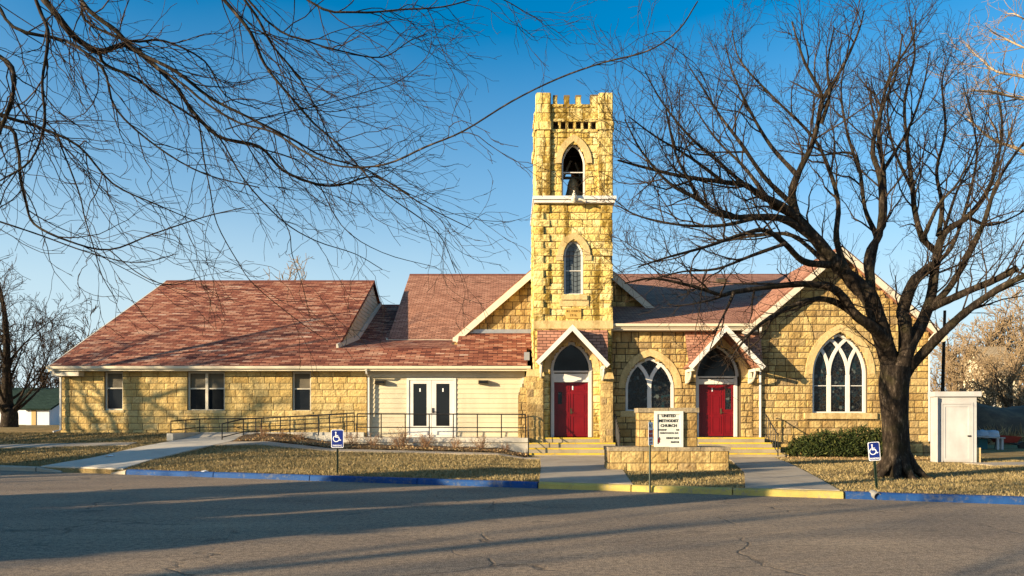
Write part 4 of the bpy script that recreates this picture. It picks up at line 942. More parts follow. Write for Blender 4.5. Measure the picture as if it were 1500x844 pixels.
# ------------------------------------------------------------------ signs on posts
def hc_sign(label, x, y, zb, zp0, zp1, w, lean, yaw, post_mat):
    t = thing("parking_sign", label, "parking sign", (x, y, zb), "blue accessible parking signs at the kerb")
    ln = math.tan(R(lean)); U = (math.cos(R(yaw)), math.sin(R(yaw))); F0 = Fr(x, y, U, (math.sin(R(yaw)), -math.cos(R(yaw))))
    F = lambda u, z, o=0: F0(u + (z - zb) * ln, z - u * ln, o)
    p = MB(); 
    for a, b in ((-.022, -.012), (.012, .022), (-.022, .022)): fbox(p, F, a, b, zb - .2, zp1 + .03, *((-.03, 0) if b - a < .02 else (-.03, -.024)))
    p.build("post", post_mat, t)
    hw = w / 2; r_ = .03
    rr = lambda e: [(sx * (hw - e - r_) + r_ * math.cos(a), (zp0 + zp1) / 2 + sz * ((zp1 - zp0) / 2 - e - r_) + r_ * math.sin(a)) for sx, sz, a0 in ((1, -1, -90), (1, 1, 0), (-1, 1, 90), (-1, -1, 180)) for a in (R(a0), R(a0 + 30), R(a0 + 60), R(a0 + 90))]
    p = MB(); p.prism([F(u, z, .002) for u, z in rr(0)], [F(u, z, .006) for u, z in rr(0)]); pn = p.build("panel", M['sign_white'], t)
    p = MB(); p.prism([F(u, z, .0065) for u, z in rr(.014)], [F(u, z, .0085) for u, z in rr(.014)]); p.build("blue_field", M['sign_blue'], pn)
    H = zp1 - zp0; s = H * .56; cx, cz = -.01, zp0 + H * .58; c = lambda u, z: (cx + u * s, cz + z * s)
    p = MB(); FF = F
    class G_: pass
    ribbon(p, FF, [c(-.12, .38), c(-.12, .02), c(.16, .02), c(.28, -.3), c(.40, -.26)], s * .085, .009, .011)
    ribbon(p, FF, [c(-.10, .17), c(.12, .17)], s * .07, .009, .0108)
    ribbon(p, FF, [c(-.08 + .29 * math.cos(R(a)), -.14 + .29 * math.sin(R(a))) for a in range(118, 345, 16)], s * .075, .009, .0112)
    p.prism([FF(*c(-.12 + .075 * math.cos(R(a)), .47 + .075 * math.sin(R(a))), .009) for a in range(0, 360, 30)], [FF(*c(-.12 + .075 * math.cos(R(a)), .47 + .075 * math.sin(R(a))), .011) for a in range(0, 360, 30)])
    p.build("wheelchair_symbol", M['sign_white'], pn)
    text_mesh("PARKING", FF, 0, zp0 + H * .115, H * .135, .0105, M['sign_white'], pn, sx=.9, bold=.001, ext=.001)
    return t
yl = 18.35; hc_sign("blue wheelchair parking sign on a thin post, left, in the lawn behind the blue kerb", PX(494.3, yl), yl, PZ(690, yl), PZ(656, yl), PZ(629.5, yl), .33, 0, 0, M['post_green'])
yr = 14.45; hc_sign("leaning blue wheelchair parking sign in front of the big tree trunk", PX(1284.5, yr), yr, PZ(713, yr), PZ(675, yr), PZ(647.5, yr), .24, -4.5, -4, M['post_green'])
np_ = thing("no_parking_sign", "narrow red and white no parking sign on a green post before the stone sign", "road sign", (3.05, 15.05, .12))
F = Fr(PX(953, 15.05), 15.05, (math.cos(R(50)), math.sin(R(50))), (math.sin(R(50)), -math.cos(R(50))))
p = MB(); fbox(p, F, -.022, .022, -.1, PZ(617, 15.05) + .02, -.03, -.02); fbox(p, F, -.022, -.012, -.1, PZ(617, 15.05) + .02, -.02, 0); fbox(p, F, .012, .022, -.1, PZ(617, 15.05) + .02, -.02, 0); p.build("post", M['post_green'], np_)
z0, z1 = PZ(652, 15.05), PZ(618.5, 15.05)
p = MB(); fbox(p, F, -.1, .1, z0, z1, .001, .005); pn = p.build("panel", M['sign_white'], np_)
p = MB(); fbox(p, F, -.085, .085, z0 + .17, z0 + .33, .0055, .007); p.build("red_band", M['sign_red'], pn)
text_mesh("NO", F, 0, z1 - .085, .12, .008, M['ink'], pn, ext=.001); text_mesh("PARKING", F, 0, z0 + .25, .05, .009, M['sign_white'], pn, ext=.001, sx=.85); text_mesh("ANY", F, 0, z0 + .11, .06, .008, M['sign_red'], pn, ext=.001); text_mesh("TIME", F, 0, z0 + .045, .06, .008, M['sign_red'], pn, ext=.001)

# ------------------------------------------------------------------ shed, pole, kerb pipe, litter
yaw = R(-8); sU = (math.cos(yaw), math.sin(yaw)); sN = (math.sin(yaw), -math.cos(yaw)); SDp = 23.4
F = Fr(PX(1400, SDp), SDp, sU, sN); hw = .64
sh = thing("garden_shed", "narrow white wooden shed with flat roof at the right corner of the church", "shed", (PX(1400, SDp), SDp + .4, .12))
zb, zt = .10, PZ(581, SDp)
mb = MB(); dp = .36
fbox(mb, F, -hw, hw, zb, zt, -dp, -.02); fbox(mb, F, -hw - .02, -hw + .2, zb, zt, -.02, .0); fbox(mb, F, hw - .12, hw + .02, zb, zt, -.02, .0); fbox(mb, F, -hw + .2, hw - .12, zt - .2, zt, -.02, .0)
for i in range(4): fbox(mb, F, -hw - .012, -hw, zb + .02, zt - .02, -dp + i * .13 + .004, -dp + i * .13 + .122)
mb.build("shed_wall", M['white_cool'], sh)
mb = MB(); fbox(mb, F, -hw - .07, hw + .13, zt, zt + .17, -dp - .06, .10); mb.build("roof", M['white_cool'], sh)
mb = MB(); a, b = -hw + .22, hw - .15; fbox(mb, F, a, b, zb + .06, zt - .26, -.018, -.012); fbox(mb, F, a - .06, a, zb + .02, zt - .2, -.02, .02); fbox(mb, F, b, b + .06, zb + .02, zt - .2, -.02, .02); fbox(mb, F, a, b, zt - .26, zt - .2, -.02, .02); ribbon(mb, F, [(a + .05, zb + .11), (b - .05, zb + .11), (b - .05, zt - .31), (a + .05, zt - .31)], .08, -.012, .006, True); dd = mb.build("door", M['white_cool'], sh)
p = MB(); fbox(p, F, b - .12, b - .02, zb + .9, zb + .95, .006, .04); p.build("handle", M['black'], dd)
mb = MB(); fbox(mb, F, hw + .03, hw + .2, 0, .62, -dp, -.1); mb.build("stone_block", M['stone_dress'], sh)
po = thing("utility_pole", "dark slender utility pole leaning behind the white shed", "pole", (PX(1379, 32), 32, .1))
mb = MB(); mb.tube([(PX(1378, 32), 32, -.3), (PX(1384, 32), 32, PZ(455, 32))], [.09, .06], 10); mb.build("pole_shaft", M['bark_dark'], po)
M['pipe'] = flat("dull_pipe", (.22, .21, .19), .6, .15, 12)
pi = thing("drain_pipe", "white end of a drain pipe lying on the blue kerb below the leaning sign", "pipe", (PX(1277, 13.95), 13.95, .1))
mb = MB(); c = Vector((PX(1277, 13.9), Yk(PX(1277, 13.9)) - .10, .075)); ax = Vector((.25, -1, -.28)).normalized(); a = ax.cross(Vector((0, 0, 1))).normalized(); b = a.cross(ax)
k = 16
for (r_, t) in ((.08, -.16), (.08, .0), (.065, .0), (.065, -.15)):
    for j in range(k): w = 2 * math.pi * j / k; mb.v.append(tuple(c + ax * t + a * r_ * math.cos(w) + b * r_ * math.sin(w)))
for i in range(3):
    for j in range(k): q = (j + 1) % k; mb.f.append((i * k + j, i * k + q, (i + 1) * k + q, (i + 1) * k + j))
mb.build("pipe_end", M['pipe'], pi, True)
mb = MB(); mb.prism([tuple(c - ax * .03 + a * .066 * math.cos(q * math.pi / 8) + b * .066 * math.sin(q * math.pi / 8)) for q in range(16)], [tuple(c - ax * .06 + a * .066 * math.cos(q * math.pi / 8) + b * .066 * math.sin(q * math.pi / 8)) for q in range(16)]); mb.build("bore_shade_disc", M['black'], pi)  # black disc painted in for the shade inside the pipe
def crumple(name, label, x, y, z, s, seed):
    rn = random.Random(seed); mb = MB(); n = 6
    for j in range(n):
        for i in range(n): mb.v.append((x + (i / (n - 1) - .5) * s * 1.8, y + (j / (n - 1) - .5) * s, z + rn.uniform(0, .4) * s * (1 - abs(i / 2.5 - 1) * .6)))
    for j in range(n - 1):
        for i in range(n - 1): a = j * n + i; mb.f.append((a, a + 1, a + n + 1, a + n))
    o = mb.build(name, M['sign_white']); tag(o, label, "litter"); return o
crumple("paper_scrap", "crumpled white paper scrap on the concrete approach to the ramp", PX(160, 22.3), 22.3, zg(PX(160, 22.3), 22.3) + .045, .16, 1)
crumple("paper_scrap", "flattened white paper scrap lying on top of the blue kerb", PX(310, 19.5), Yk(PX(310, 19.5)) - .02, .145, .12, 2)

# ------------------------------------------------------------------ background houses, bank, table
def house(name, label, x0, x1, y0, y1, zf, ze, zr_, wallm, roofm, win=(), doors=(), ridge='x'):
    t = thing(name, label, "house", ((x0 + x1) / 2, (y0 + y1) / 2, zf)); ov = .4
    mb = MB(); mb.box(x0, x1, y0, y1, zf - .5, ze); ym, xm = (y0 + y1) / 2, (x0 + x1) / 2
    if ridge == 'x': mb.prism([(x0, y0, ze), (x0, ym, zr_ - .1), (x0, y1, ze)], [(x1, y0, ze), (x1, ym, zr_ - .1), (x1, y1, ze)])
    else: mb.prism([(x0, y0, ze), (xm, y0, zr_ - .1), (x1, y0, ze)], [(x0, y1, ze), (xm, y1, zr_ - .1), (x1, y1, ze)])
    mb.build("wall", wallm, t); mb = MB()
    if ridge == 'x':
        mb.slab([(x0 - ov, y0 - ov, ze - .1), (x1 + ov, y0 - ov, ze - .1), (x1 + ov, ym, zr_), (x0 - ov, ym, zr_)], .15); mb.slab([(x0 - ov, y1 + ov, ze - .1), (x1 + ov, y1 + ov, ze - .1), (x1 + ov, ym + .01, zr_), (x0 - ov, ym + .01, zr_)], .15)
    else:
        mb.slab([(x0 - ov, y0 - ov, ze - .1), (x0 - ov, y1 + ov, ze - .1), (xm, y1 + ov, zr_), (xm, y0 - ov, zr_)], .15); mb.slab([(x1 + ov, y0 - ov, ze - .1), (x1 + ov, y1 + ov, ze - .1), (xm + .01, y1 + ov, zr_), (xm + .01, y0 - ov, zr_)], .15)
    mb.build("roof", roofm, t); F = front(y0)
    for (a, b, c, d) in win:
        mb = MB(); ribbon(mb, F, [(a, c), (b, c), (b, d), (a, d)], .12, 0, .06, True); w = mb.build("window", M['white'], t); mb = MB(); fbox(mb, F, a, b, c, d, 0, .02); mb.build("pane", M['glass'], w)
    for (a, b, c, d) in doors: mb = MB(); fbox(mb, F, a, b, c, d, 0, .05); mb.build("door", M['door_tan'], t)
    return t
M['green_roof'] = shingles("green_shingles", [(.012, .03, .022), (.02, .045, .032), (.035, .065, .05)], .4, .18, .4); M['tan_roof'] = shingles("tan_shingles", [(.28, .21, .13), (.36, .28, .18), (.42, .33, .22)], .4, .18, .3)
M['door_tan'] = flat("tan_door", (.42, .28, .1), .6); M['white_wall'] = flat("white_house_wall", (.62, .63, .66), .7, .08, 1)
house("house", "white cottage with dark green roof behind the left tree", PX(-30, 62), PX(70, 62), 62, 70, .7, PZ(590, 62), PZ(568, 66), M['white_wall'], M['green_roof'], [(PX(2, 62), PX(8, 62), 1.6, 2.5)], [(PX(47, 62), PX(53, 62), .9, PZ(597, 62))])
house("garage", "small white outbuilding with dark green roof left of the stone wing", PX(38, 60), PX(72, 60), 60, 65, .7, PZ(597, 60), PZ(577, 62), M['white_wall'], M['green_roof'], (), [(PX(46.5, 60), PX(53, 60), .9, PZ(598, 60))])
house("house", "tan roofed house among the bare trees right of the white shed", PX(1446, 78), PX(1490, 78), 78, 83, -.2, PZ(549, 78), PZ(508, 80.5), M['cream'], M['tan_roof'], [(PX(1452, 78), PX(1457, 78), 3.0, 5.4)])
rn = random.Random(5); mb = MB(); n = 40
for j in range(13):
    for i in range(n + 1):
        x = PX(1418, 40) + i * .45; f = j / 12; y = 39 + f * 7; e = min(1, i / 2.5) * min(1, (n - i) / 3)
        z = .05 + (2.35 * math.sin(math.pi * min(1, f * 1.05)) ** .6 if 0 < f < 1 else 0) * e * (1 + .06 * math.sin(i * .6) + .05 * math.sin(i * .23 + 1)) + rn.uniform(-.05, .05); mb.v.append((x, y, z if 0 < f < 1 else -.2))
for j in range(12):
    for i in range(n): a = j * (n + 1) + i; mb.f.append((a, a + 1, a + n + 2, a + n + 1))
M['earth'] = concrete("dark_earth", (.085, .055, .035), (.22, .15, .08), .6)
struct(mb.build("earth_bank", M['earth'], smooth=True))
tb = thing("garden_table", "white legged table with teal panels in front of the dark bank", "table", (PX(1440, 33), 33, .1)); Fd = 33
x0, x1 = PX(1424, Fd), PX(1464, Fd); zt = PZ(640, Fd)
mb = MB(); mb.hexa([(x0, 33, zt), (x1, 32.6, zt - .08), (x1, 33.9, zt - .08), (x0, 34.2, zt), (x0, 33, zt + .06), (x1, 32.6, zt - .02), (x1, 33.9, zt - .02), (x0, 34.2, zt + .06)]); mb.build("tabletop", M['white_cool'], tb)
for x, y in ((x0 + .1, 33.1), (PX(1456, Fd), 32.75), (x1 - .06, 32.75), (x0 + .1, 34.0), (x1 - .1, 33.8)):
    mb = MB(); mb.box(x - .05, x + .05, y - .05, y + .05, -.1, zt - .07); mb.build("leg", M['white_cool'], tb)
M['teal'] = flat("teal_panel", (.02, .12, .14), .5); mb = MB(); mb.box(PX(1440, Fd), PX(1453, Fd), 33.3, 33.35, .05, zt - .1); mb.build("panel", M['teal'], tb)
M['tarp'] = flat("pale_blue_cloth", (.4, .45, .5), .7); M['rust'] = flat("rust_red_paint", (.25, .03, .02), .5)
def lump(name, label, cat, x, y, z, sx, sy, sz, mat, seed):
    rn = random.Random(seed); mb = MB(); k, m = 12, 6
    for j in range(m + 1):
        for i in range(k): a = 2 * math.pi * i / k; b = math.pi / 2 * j / m; q = 1 + rn.uniform(-.12, .12); mb.v.append((x + sx * math.cos(a) * math.cos(b) ** .6 * q, y + sy * math.sin(a) * math.cos(b) ** .6 * q, z + sz * math.sin(b) * q))
    for j in range(m):
        for i in range(k): q = (i + 1) % k; mb.f.append((j * k + i, j * k + q, (j + 1) * k + q, (j + 1) * k + i))
    return tag(mb.build(name, mat, smooth=True), label, cat)
lump("folded_cloth", "pale bundle of cloth on the left end of the white legged table", "cloth", PX(1441, 33.4), 33.5, zt + .04, .3, .3, .28, M['tarp'], 1)
lump("folded_cloth", "wider pale bundle of cloth in the middle of the white legged table", "cloth", PX(1453, 33.4), 33.4, zt + .0, .36, .3, .3, M['tarp'], 2)
wb = thing("wheelbarrow", "dark red wheelbarrow right of the white legged table", "wheelbarrow", (PX(1474, 34), 34, .1)); bx = PX(1474, 34)
mb = MB(); mb.hexa([(bx - .45, 33.7, .42), (bx + .3, 33.7, .42), (bx + .3, 34.3, .42), (bx - .45, 34.3, .42), (bx - .65, 33.6, .8), (bx + .5, 33.6, .72), (bx + .5, 34.4, .72), (bx - .65, 34.4, .8)]); mb.build("tray", M['rust'], wb)
mb = MB()
for y in (33.75, 34.25): mb.tube([(bx + .8, 34, .25), (bx + .2, y, .40), (bx - 1.1, y, .75)], .025, 6); mb.tube([(bx - .35, y, .42), (bx - .4, y, .08)], .022, 6)
mb.build("frame", M['black'], wb); mb = MB(); mb.tube([(bx + .78, 33.95, .25), (bx + .78, 34.05, .25)], .2, 16); mb.build("wheel", M['black'], wb)

# ------------------------------------------------------------------ vegetation
class Limbs:
    def __init__(s, seed): s.rn = np.random.default_rng(seed); s.L = []
    def add(s, pts, rad): s.L.append((np.asarray(pts, float), np.asarray(rad, float)))
def unit(v): return v / (np.linalg.norm(v) + 1e-9)
def grow(T, out, p, d, L, r, lvl, prm):
    rn = T.rn; n = prm['n'][lvl]; pts = [p]; dirs = []; st = L / n
    tr = np.array(prm['trop'][lvl]); wob = prm['wob'][lvl]
    for i in range(n):
        d = unit(d + rn.normal(0, wob, 3) + tr); p = p + d * st; pts.append(p); dirs.append(d)
    rt = max(prm['rmin'], r * .35); rad = [r + (rt - r) * i / n for i in range(n + 1)]
    out.append((np.array(pts), np.array(rad)))
    if lvl + 1 < len(prm['n']): children(T, out, np.array(pts), np.array(rad), L, lvl + 1, prm)
def children(T, out, pts, rad, L, lvl, prm, t0=.15, dens=None, Lc=None):
    rn = T.rn; cnt = L * (dens or prm['dens'][lvl]); cnt = int(cnt) + (rn.random() < cnt - int(cnt)); n = len(pts) - 1
    for k in range(cnt):
        f = t0 + (1 - t0) * (k + rn.random()) / cnt; i = min(n - 1, int(f * n)); q = f * n - i
        p = pts[i] + (pts[i + 1] - pts[i]) * q; r0 = rad[i] + (rad[i + 1] - rad[i]) * q; tg = unit(pts[i + 1] - pts[i])
        ang = R(rn.uniform(*prm['ang'])); side = unit(np.cross(tg, rn.normal(0, 1, 3)))
        b = np.array(prm.get('bias', (0, 0, 0)), float); side = unit(side + b); d = unit(tg * math.cos(ang) + side * math.sin(ang))
        l = (Lc or prm['len'][lvl]) * rn.uniform(.55, 1.25) * (1 - .35 * f)
        grow(T, out, p, d, l, max(prm['rmin'], min(r0 * .62, prm['rad'][lvl])), lvl, prm)
def smooth_path(pts, m=4):
    p = np.array(pts, float); p = np.vstack([2 * p[0] - p[1], p, 2 * p[-1] - p[-2]]); out = []
    for i in range(1, len(p) - 2):
        for k in range(m):
            t = k / m; a, b, c, d = p[i - 1], p[i], p[i + 1], p[i + 2]
            out.append(.5 * ((2 * b) + (-a + c) * t + (2 * a - 5 * b + 4 * c - d) * t * t + (-a + 3 * b - 3 * c + d) * t ** 3))
    out.append(p[-2]); return np.array(out)
def limb_mesh(name, limbs, mat, parent, kmin=3):
    """all the limbs of ONE tree part as tapered tubes in one mesh"""
    groups = {}
    for p, r in limbs:
        k = 9 if r[0] > .09 else 6 if r[0] > .03 else 4 if r[0] > .012 else 3
        groups.setdefault((len(p), max(k, kmin)), []).append((p, r))
    V, Fq, off = [], [], 0
    for (n, k), g in groups.items():
        Pp = np.array([a for a, _ in g]); Rr = np.array([b for _, b in g]); N = len(g)
        Tg = np.empty_like(Pp); Tg[:, 1:-1] = Pp[:, 2:] - Pp[:, :-2]; Tg[:, 0] = Pp[:, 1] - Pp[:, 0]; Tg[:, -1] = Pp[:, -1] - Pp[:, -2]
        Tg /= np.linalg.norm(Tg, axis=2, keepdims=True) + 1e-9
        main = Pp[:, -1] - Pp[:, 0]; ref = np.where((np.abs(main[:, 2]) > .8 * np.linalg.norm(main, axis=1))[:, None], np.array([[1., .13, 0]]), np.array([[.1, .07, 1.]]))[:, None, :]
        A = np.cross(Tg, ref); A /= np.linalg.norm(A, axis=2, keepdims=True) + 1e-9; B = np.cross(A, Tg)
        w = 2 * np.pi * np.arange(k) / k
        ring = Pp[:, :, None, :] + (A[:, :, None, :] * np.cos(w)[None, None, :, None] + B[:, :, None, :] * np.sin(w)[None, None, :, None]) * Rr[:, :, None, None]
        V.append(ring.reshape(-1, 3)); ii = np.arange(N)[:, None, None] * (n * k) + np.arange(n - 1)[None, :, None] * k; j = np.arange(k)[None, None, :]; j2 = (np.arange(k) + 1)[None, None, :] % k
        Fq.append(np.stack([ii + j, ii + j2, ii + k + j2, ii + k + j], -1).reshape(-1, 4) + off); off += N * n * k
    V = np.concatenate(V); Fq = np.concatenate(Fq); o = mesh_np(name, V, Fq, mat, parent, True); return o
def mesh_np(name, V, Fq, mat, parent=None, smooth=False):
    me = bpy.data.meshes.new(name); k = Fq.shape[1]
    me.vertices.add(len(V)); me.vertices.foreach_set("co", np.ascontiguousarray(V, np.float32).ravel())
    me.loops.add(Fq.size); me.loops.foreach_set("vertex_index", np.ascontiguousarray(Fq, np.int32).ravel())
    me.polygons.add(len(Fq)); me.polygons.foreach_set("loop_start", np.arange(0, Fq.size, k, dtype=np.int32)); me.polygons.foreach_set("loop_total", np.full(len(Fq), k, np.int32))
    if smooth: me.polygons.foreach_set("use_smooth", np.ones(len(Fq), bool))
    me.materials.append(mat); me.update(calc_edges=True); me.validate()
    o = bpy.data.objects.new(name, me); COL.objects.link(o)
    if parent: attach(o, parent)
    return o
def guide(T, pix, d0, d1, r0, r1, wig=.0, m=4):
    n = len(pix); pts = []
    for i, (x, y) in enumerate(pix): f = i / (n - 1); d = d0 + (d1 - d0) * f + (T.rn.normal(0, wig) if 0 < i else 0); pts.append(P(x, y, d))
    p = smooth_path(pts, m); s = np.linspace(0, 1, len(p)); rad = r0 + (r1 - r0) * s ** .72; rad = rad * (1 + T.rn.normal(0, .05, len(p))); return p, rad
def plen(p): return float(np.linalg.norm(np.diff(p, axis=0), axis=1).sum())

# --- the big tree on the right
T = Limbs(3); D = 17.4
tree = thing("bare_tree", "big bare spreading tree with dark forked trunk in front of the right gable", "tree", (PX(1315, D), D, .15))
tr, tw_ = [], []
tp = smooth_path([P(1316, 706, D), P(1316, 694, D), P(1314, 676, D), P(1312, 640, D), P(1310, 600, D), P(1309, 565, D), P(1312, 538, D)], 4)
rad = np.interp(np.linspace(0, 1, len(tp)), [0, .06, .16, .3, .6, .85, 1], [.54, .43, .355, .325, .31, .36, .35]); tr.append((tp, rad))
for a in range(9):                        # root flares
    w = 2 * math.pi * a / 9 + T.rn.uniform(-.2, .2); b = np.array(P(1315, 694, D)); dd = np.array([math.cos(w), math.sin(w), 0])
    gx, gy = b[0] + dd[0] * .95, b[1] + dd[1] * .95
    tr.append((np.array([b + dd * .12 + (0, 0, .62), b + dd * .33 + (0, 0, .22), [b[0] + dd[0] * .6, b[1] + dd[1] * .6, zg(b[0] + dd[0] * .6, b[1] + dd[1] * .6) + .03], [gx, gy, zg(gx, gy) - .06]]), np.array([.14, .12, .08, .03])))
def TG(pix, d1, r0, r1, d0=D): g = guide(T, pix, d0, d1, r0 * (.9 if r0 < .2 else .96), r1 * .9, .10); tr.append(g); return g
gs_ = []
gs_.append(TG([(1310, 560), (1303, 530), (1290, 487), (1275, 439), (1257, 418)], D - .1, .27, .21))
gs_.append(TG([(1262, 424), (1221, 382), (1192, 347), (1161, 314), (1130, 300)], D - .8, .22, .10, D - .1))
gs_.append(TG([(1270, 440), (1275, 415), (1272, 374), (1287, 345), (1292, 300), (1288, 255), (1278, 220), (1290, 165), (1312, 110), (1322, 50)], D + .8, .17, .025))
gs_.append(TG([(1166, 318), (1160, 283), (1171, 250), (1189, 213), (1200, 170), (1203, 139), (1178, 90), (1160, 32)], D - 1.5, .13, .02, D - .7))
gs_.append(TG([(1203, 181), (1215, 140), (1212, 95), (1222, 40)], D - 1.9, .06, .015, D - 1.2))
gs_.append(TG([(1190, 345), (1150, 305), (1115, 287), (1091, 271), (1060, 267), (997, 258), (939, 244), (905, 235)], D - 2.6, .13, .02, D - .5))
gs_.append(TG([(1193, 350), (1150, 322), (1111, 318), (1075, 318), (1048, 310), (1025, 293), (1009, 263), (990, 226), (975, 160)], D - 3.2, .12, .02, D - .5))
gs_.append(TG([(1214, 388), (1177, 383), (1150, 357), (1122, 338), (1091, 342), (1036, 361), (978, 377), (935, 391)], D - 3.8, .11, .015, D - .4))
gs_.append(TG([(1300, 500), (1276, 478), (1255, 463), (1232, 432), (1212, 420), (1177, 416), (1130, 420), (1075, 428), (1056, 432), (1017, 420), (958, 408), (915, 415)], D - 3.0, .17, .018))
gs_.append(TG([(1282, 482), (1251, 459), (1216, 440), (1185, 440), (1146, 455), (1112, 476), (1085, 505), (1068, 530)], D - 2.2, .13, .018))
gs_.append(TG([(1075, 428), (1066, 450), (1052, 478), (1040, 512)], D - 3.4, .05, .012, D - 2.2))
gs_.append(TG([(1274, 400), (1280, 370), (1283, 345), (1267, 306), (1259, 248), (1244, 224), (1193, 228), (1140, 220)], D + 2.0, .11, .015, D + .1))
gs_.append(TG([(1284, 345), (1295, 322), (1294, 248), (1287, 200), (1300, 120), (1335, 60), (1342, 30)], D + 1.4, .10, .02, D + .3))
gs_.append(TG([(1316, 555), (1326, 515), (1325, 469), (1322, 457), (1337, 415), (1358, 395), (1372, 386)], D + .4, .20, .13))
gs_.append(TG([(1370, 390), (1374, 372), (1352, 350), (1340, 309), (1337, 279), (1330, 220), (1325, 150), (1340, 80), (1332, 25)], D + 1.8, .13, .02, D + .4))
gs_.append(TG([(1320, 545), (1331, 510), (1352, 469), (1364, 433), (1370, 392), (1381, 344), (1417, 318), (1440, 290), (1458, 250), (1468, 190), (1462, 140)], D + 1.0, .21, .02))
gs_.append(TG([(1358, 455), (1375, 439), (1399, 409), (1435, 340), (1444, 318), (1462, 265), (1495, 215), (1530, 180)], D - 1.2, .13, .02, D + .2))
gs_.append(TG([(1362, 452), (1388, 440), (1417, 427), (1458, 410), (1491, 392)], D - 1.4, .12, .085, D + .2))
gs_.append(TG([(1324, 552), (1336, 535), (1364, 505), (1393, 476), (1429, 446), (1470, 419), (1505, 402), (1560, 372), (1640, 300)], D - 2.2, .17, .05))
gs_.append(TG([(1375, 345), (1380, 300), (1372, 250), (1385, 190), (1380, 120), (1392, 80)], D + 2.2, .08, .015, D + .6))
gs_.append(TG([(1240, 400), (1225, 350), (1228, 300), (1215, 250), (1190, 200), (1130, 140), (1085, 90), (1072, 45)], D + 1.5, .10, .015, D - .2))
gs_.append(TG([(1161, 300), (1120, 260), (1085, 210), (1055, 170), (1030, 130), (1008, 95)], D - 1.4, .08, .012, D - .7))
gs_.append(TG([(1091, 272), (1050, 235), (1010, 200), (970, 150), (945, 105)], D - 2.4, .06, .012, D - 1.2))
gs_.append(TG([(1060, 267), (1010, 230), (960, 200), (920, 170)], D - 3, .05, .012, D - 1.5))
gs_.append(TG([(1372, 386), (1400, 350), (1430, 240), (1425, 180), (1410, 120)], D + 1.6, .07, .012, D + .5))
for pix, d1, r0, d0 in (([(1203, 150), (1236, 95), (1258, 45), (1266, 15)], D - 1.2, .06, D - 1.3), ([(1169, 258), (1130, 215), (1100, 165), (1075, 110), (1062, 65)], D + .6, .075, D - .8),
    ([(1111, 318), (1060, 330), (1000, 330), (940, 318), (902, 300)], D - 2.2, .06, D - 1.9), ([(1150, 357), (1100, 375), (1050, 394), (1000, 398), (945, 412)], D - 2.6, .06, D - 2.), ([(1259, 252), (1240, 190), (1232, 130), (1242, 75)], D + 2.4, .06, D + 1.5),
    ([(1294, 250), (1330, 190), (1352, 130), (1362, 75)], D + .9, .06, D + 1.), ([(1381, 344), (1402, 280), (1428, 225), (1446, 160)], D + 2.5, .06, D + .7), ([(1025, 293), (980, 268), (940, 222), (915, 175)], D - 3.4, .05, D - 2.6),
    ([(1131, 300), (1090, 245), (1050, 205), (1012, 150)], D + .2, .07, D - .8), ([(1210, 385), (1160, 345), (1110, 345), (1060, 352), (1010, 345)], D + 1.8, .08, D - .3), ([(1337, 279), (1310, 220), (1300, 160), (1308, 90)], D + 3., .06, D + 1.3),
    ([(1417, 318), (1450, 330), (1490, 315), (1530, 290)], D + 1.6, .06, D + .8), ([(1352, 350), (1375, 300), (1405, 265), (1432, 200)], D - .6, .07, D + .6)): gs_.append(TG(pix, d1, r0, .014, d0))
prm = dict(n=[5, 6, 5, 4], trop=[(0, 0, 0), (0, 0, .07), (0, 0, .05), (0, 0, .04)], wob=[.1, .17, .2, .2], dens=[0, 3.0, 4.0, 4.6], len=[0, 2.0, 1.05, .45], rad=[0, .027, .011, .006], ang=(22, 58), rmin=.0038, bias=(0, 0, .12))
for q, (p, r) in enumerate(gs_): children(T, tw_, p, r, plen(p), 1, prm, t0=.28, dens=1.3 if q in (8, 9, 10) else 2.2 if q in (7, 17, 18) else 2.0)
limb_mesh("trunk", tr, M['bark_dark'], tree, 6); limb_mesh("crown", tw_, M['twig_dark'], tree)

# --- the tree whose branches hang into the top left of the picture; its trunk stands outside the frame
T = Limbs(11); hang = thing("bare_tree", "bare tree whose long drooping branches hang in from the top left", "tree", (-9.2, 6.5, .0))
tr, tw_ = [], []
tp = smooth_path([(-9.2, 6.5, -.2), (-9.15, 6.5, 1), (-9.1, 6.6, 2.6), (-8.9, 6.7, 4.2), (-8.6, 6.8, 5.6), (-8.3, 6.9, 7.2), (-8.2, 7.0, 9.0)], 3)
tr.append((tp, np.linspace(.34, .14, len(tp))))
tw2 = []
def HG(pix, d0, d1, r0, r1, dens=1.): g = guide(T, pix, d0, d1, r0 * .75, r1 * .75, .05); tw2.append((g, dens)); tr.append(g); return g
off = [(-470, -120), (-180, -150)]
HG(off + [(0, -70), (65, 0), (85, 25), (110, 55), (145, 75), (175, 67), (190, 68), (225, 95), (260, 130), (280, 160), (320, 200), (380, 215), (415, 250), (465, 270), (500, 271), (549, 259), (600, 285)], 6.8, 8.5, 0.0650, .012)
HG([(225, 95), (270, 125), (300, 150), (350, 180), (400, 194), (450, 225), (500, 244), (564, 241), (624, 215), (679, 192), (749, 149), (818, 115), (883, 92), (948, 75), (993, 45), (1022, 2)], 7.2, 5.2, 0.0182, .007, .35)
HG([(145, 75), (155, 95), (200, 115), (225, 135), (280, 170), (320, 200), (358, 264), (413, 323), (463, 353), (520, 372), (560, 395)], 7.0, 8.5, 0.0260, .006, .45)
HG(off + [(60, -60), (130, 15), (170, 45), (200, 75), (258, 105), (309, 144), (358, 169), (428, 204), (473, 229), (540, 250), (620, 300), (690, 335)], 6.8, 7.5, 0.0455, .006)
HG([(-460, -20), (-200, 100), (0, 169), (50, 184), (115, 214), (165, 269), (230, 300), (300, 330)], 6.8, 7.2, 0.0390, .006)
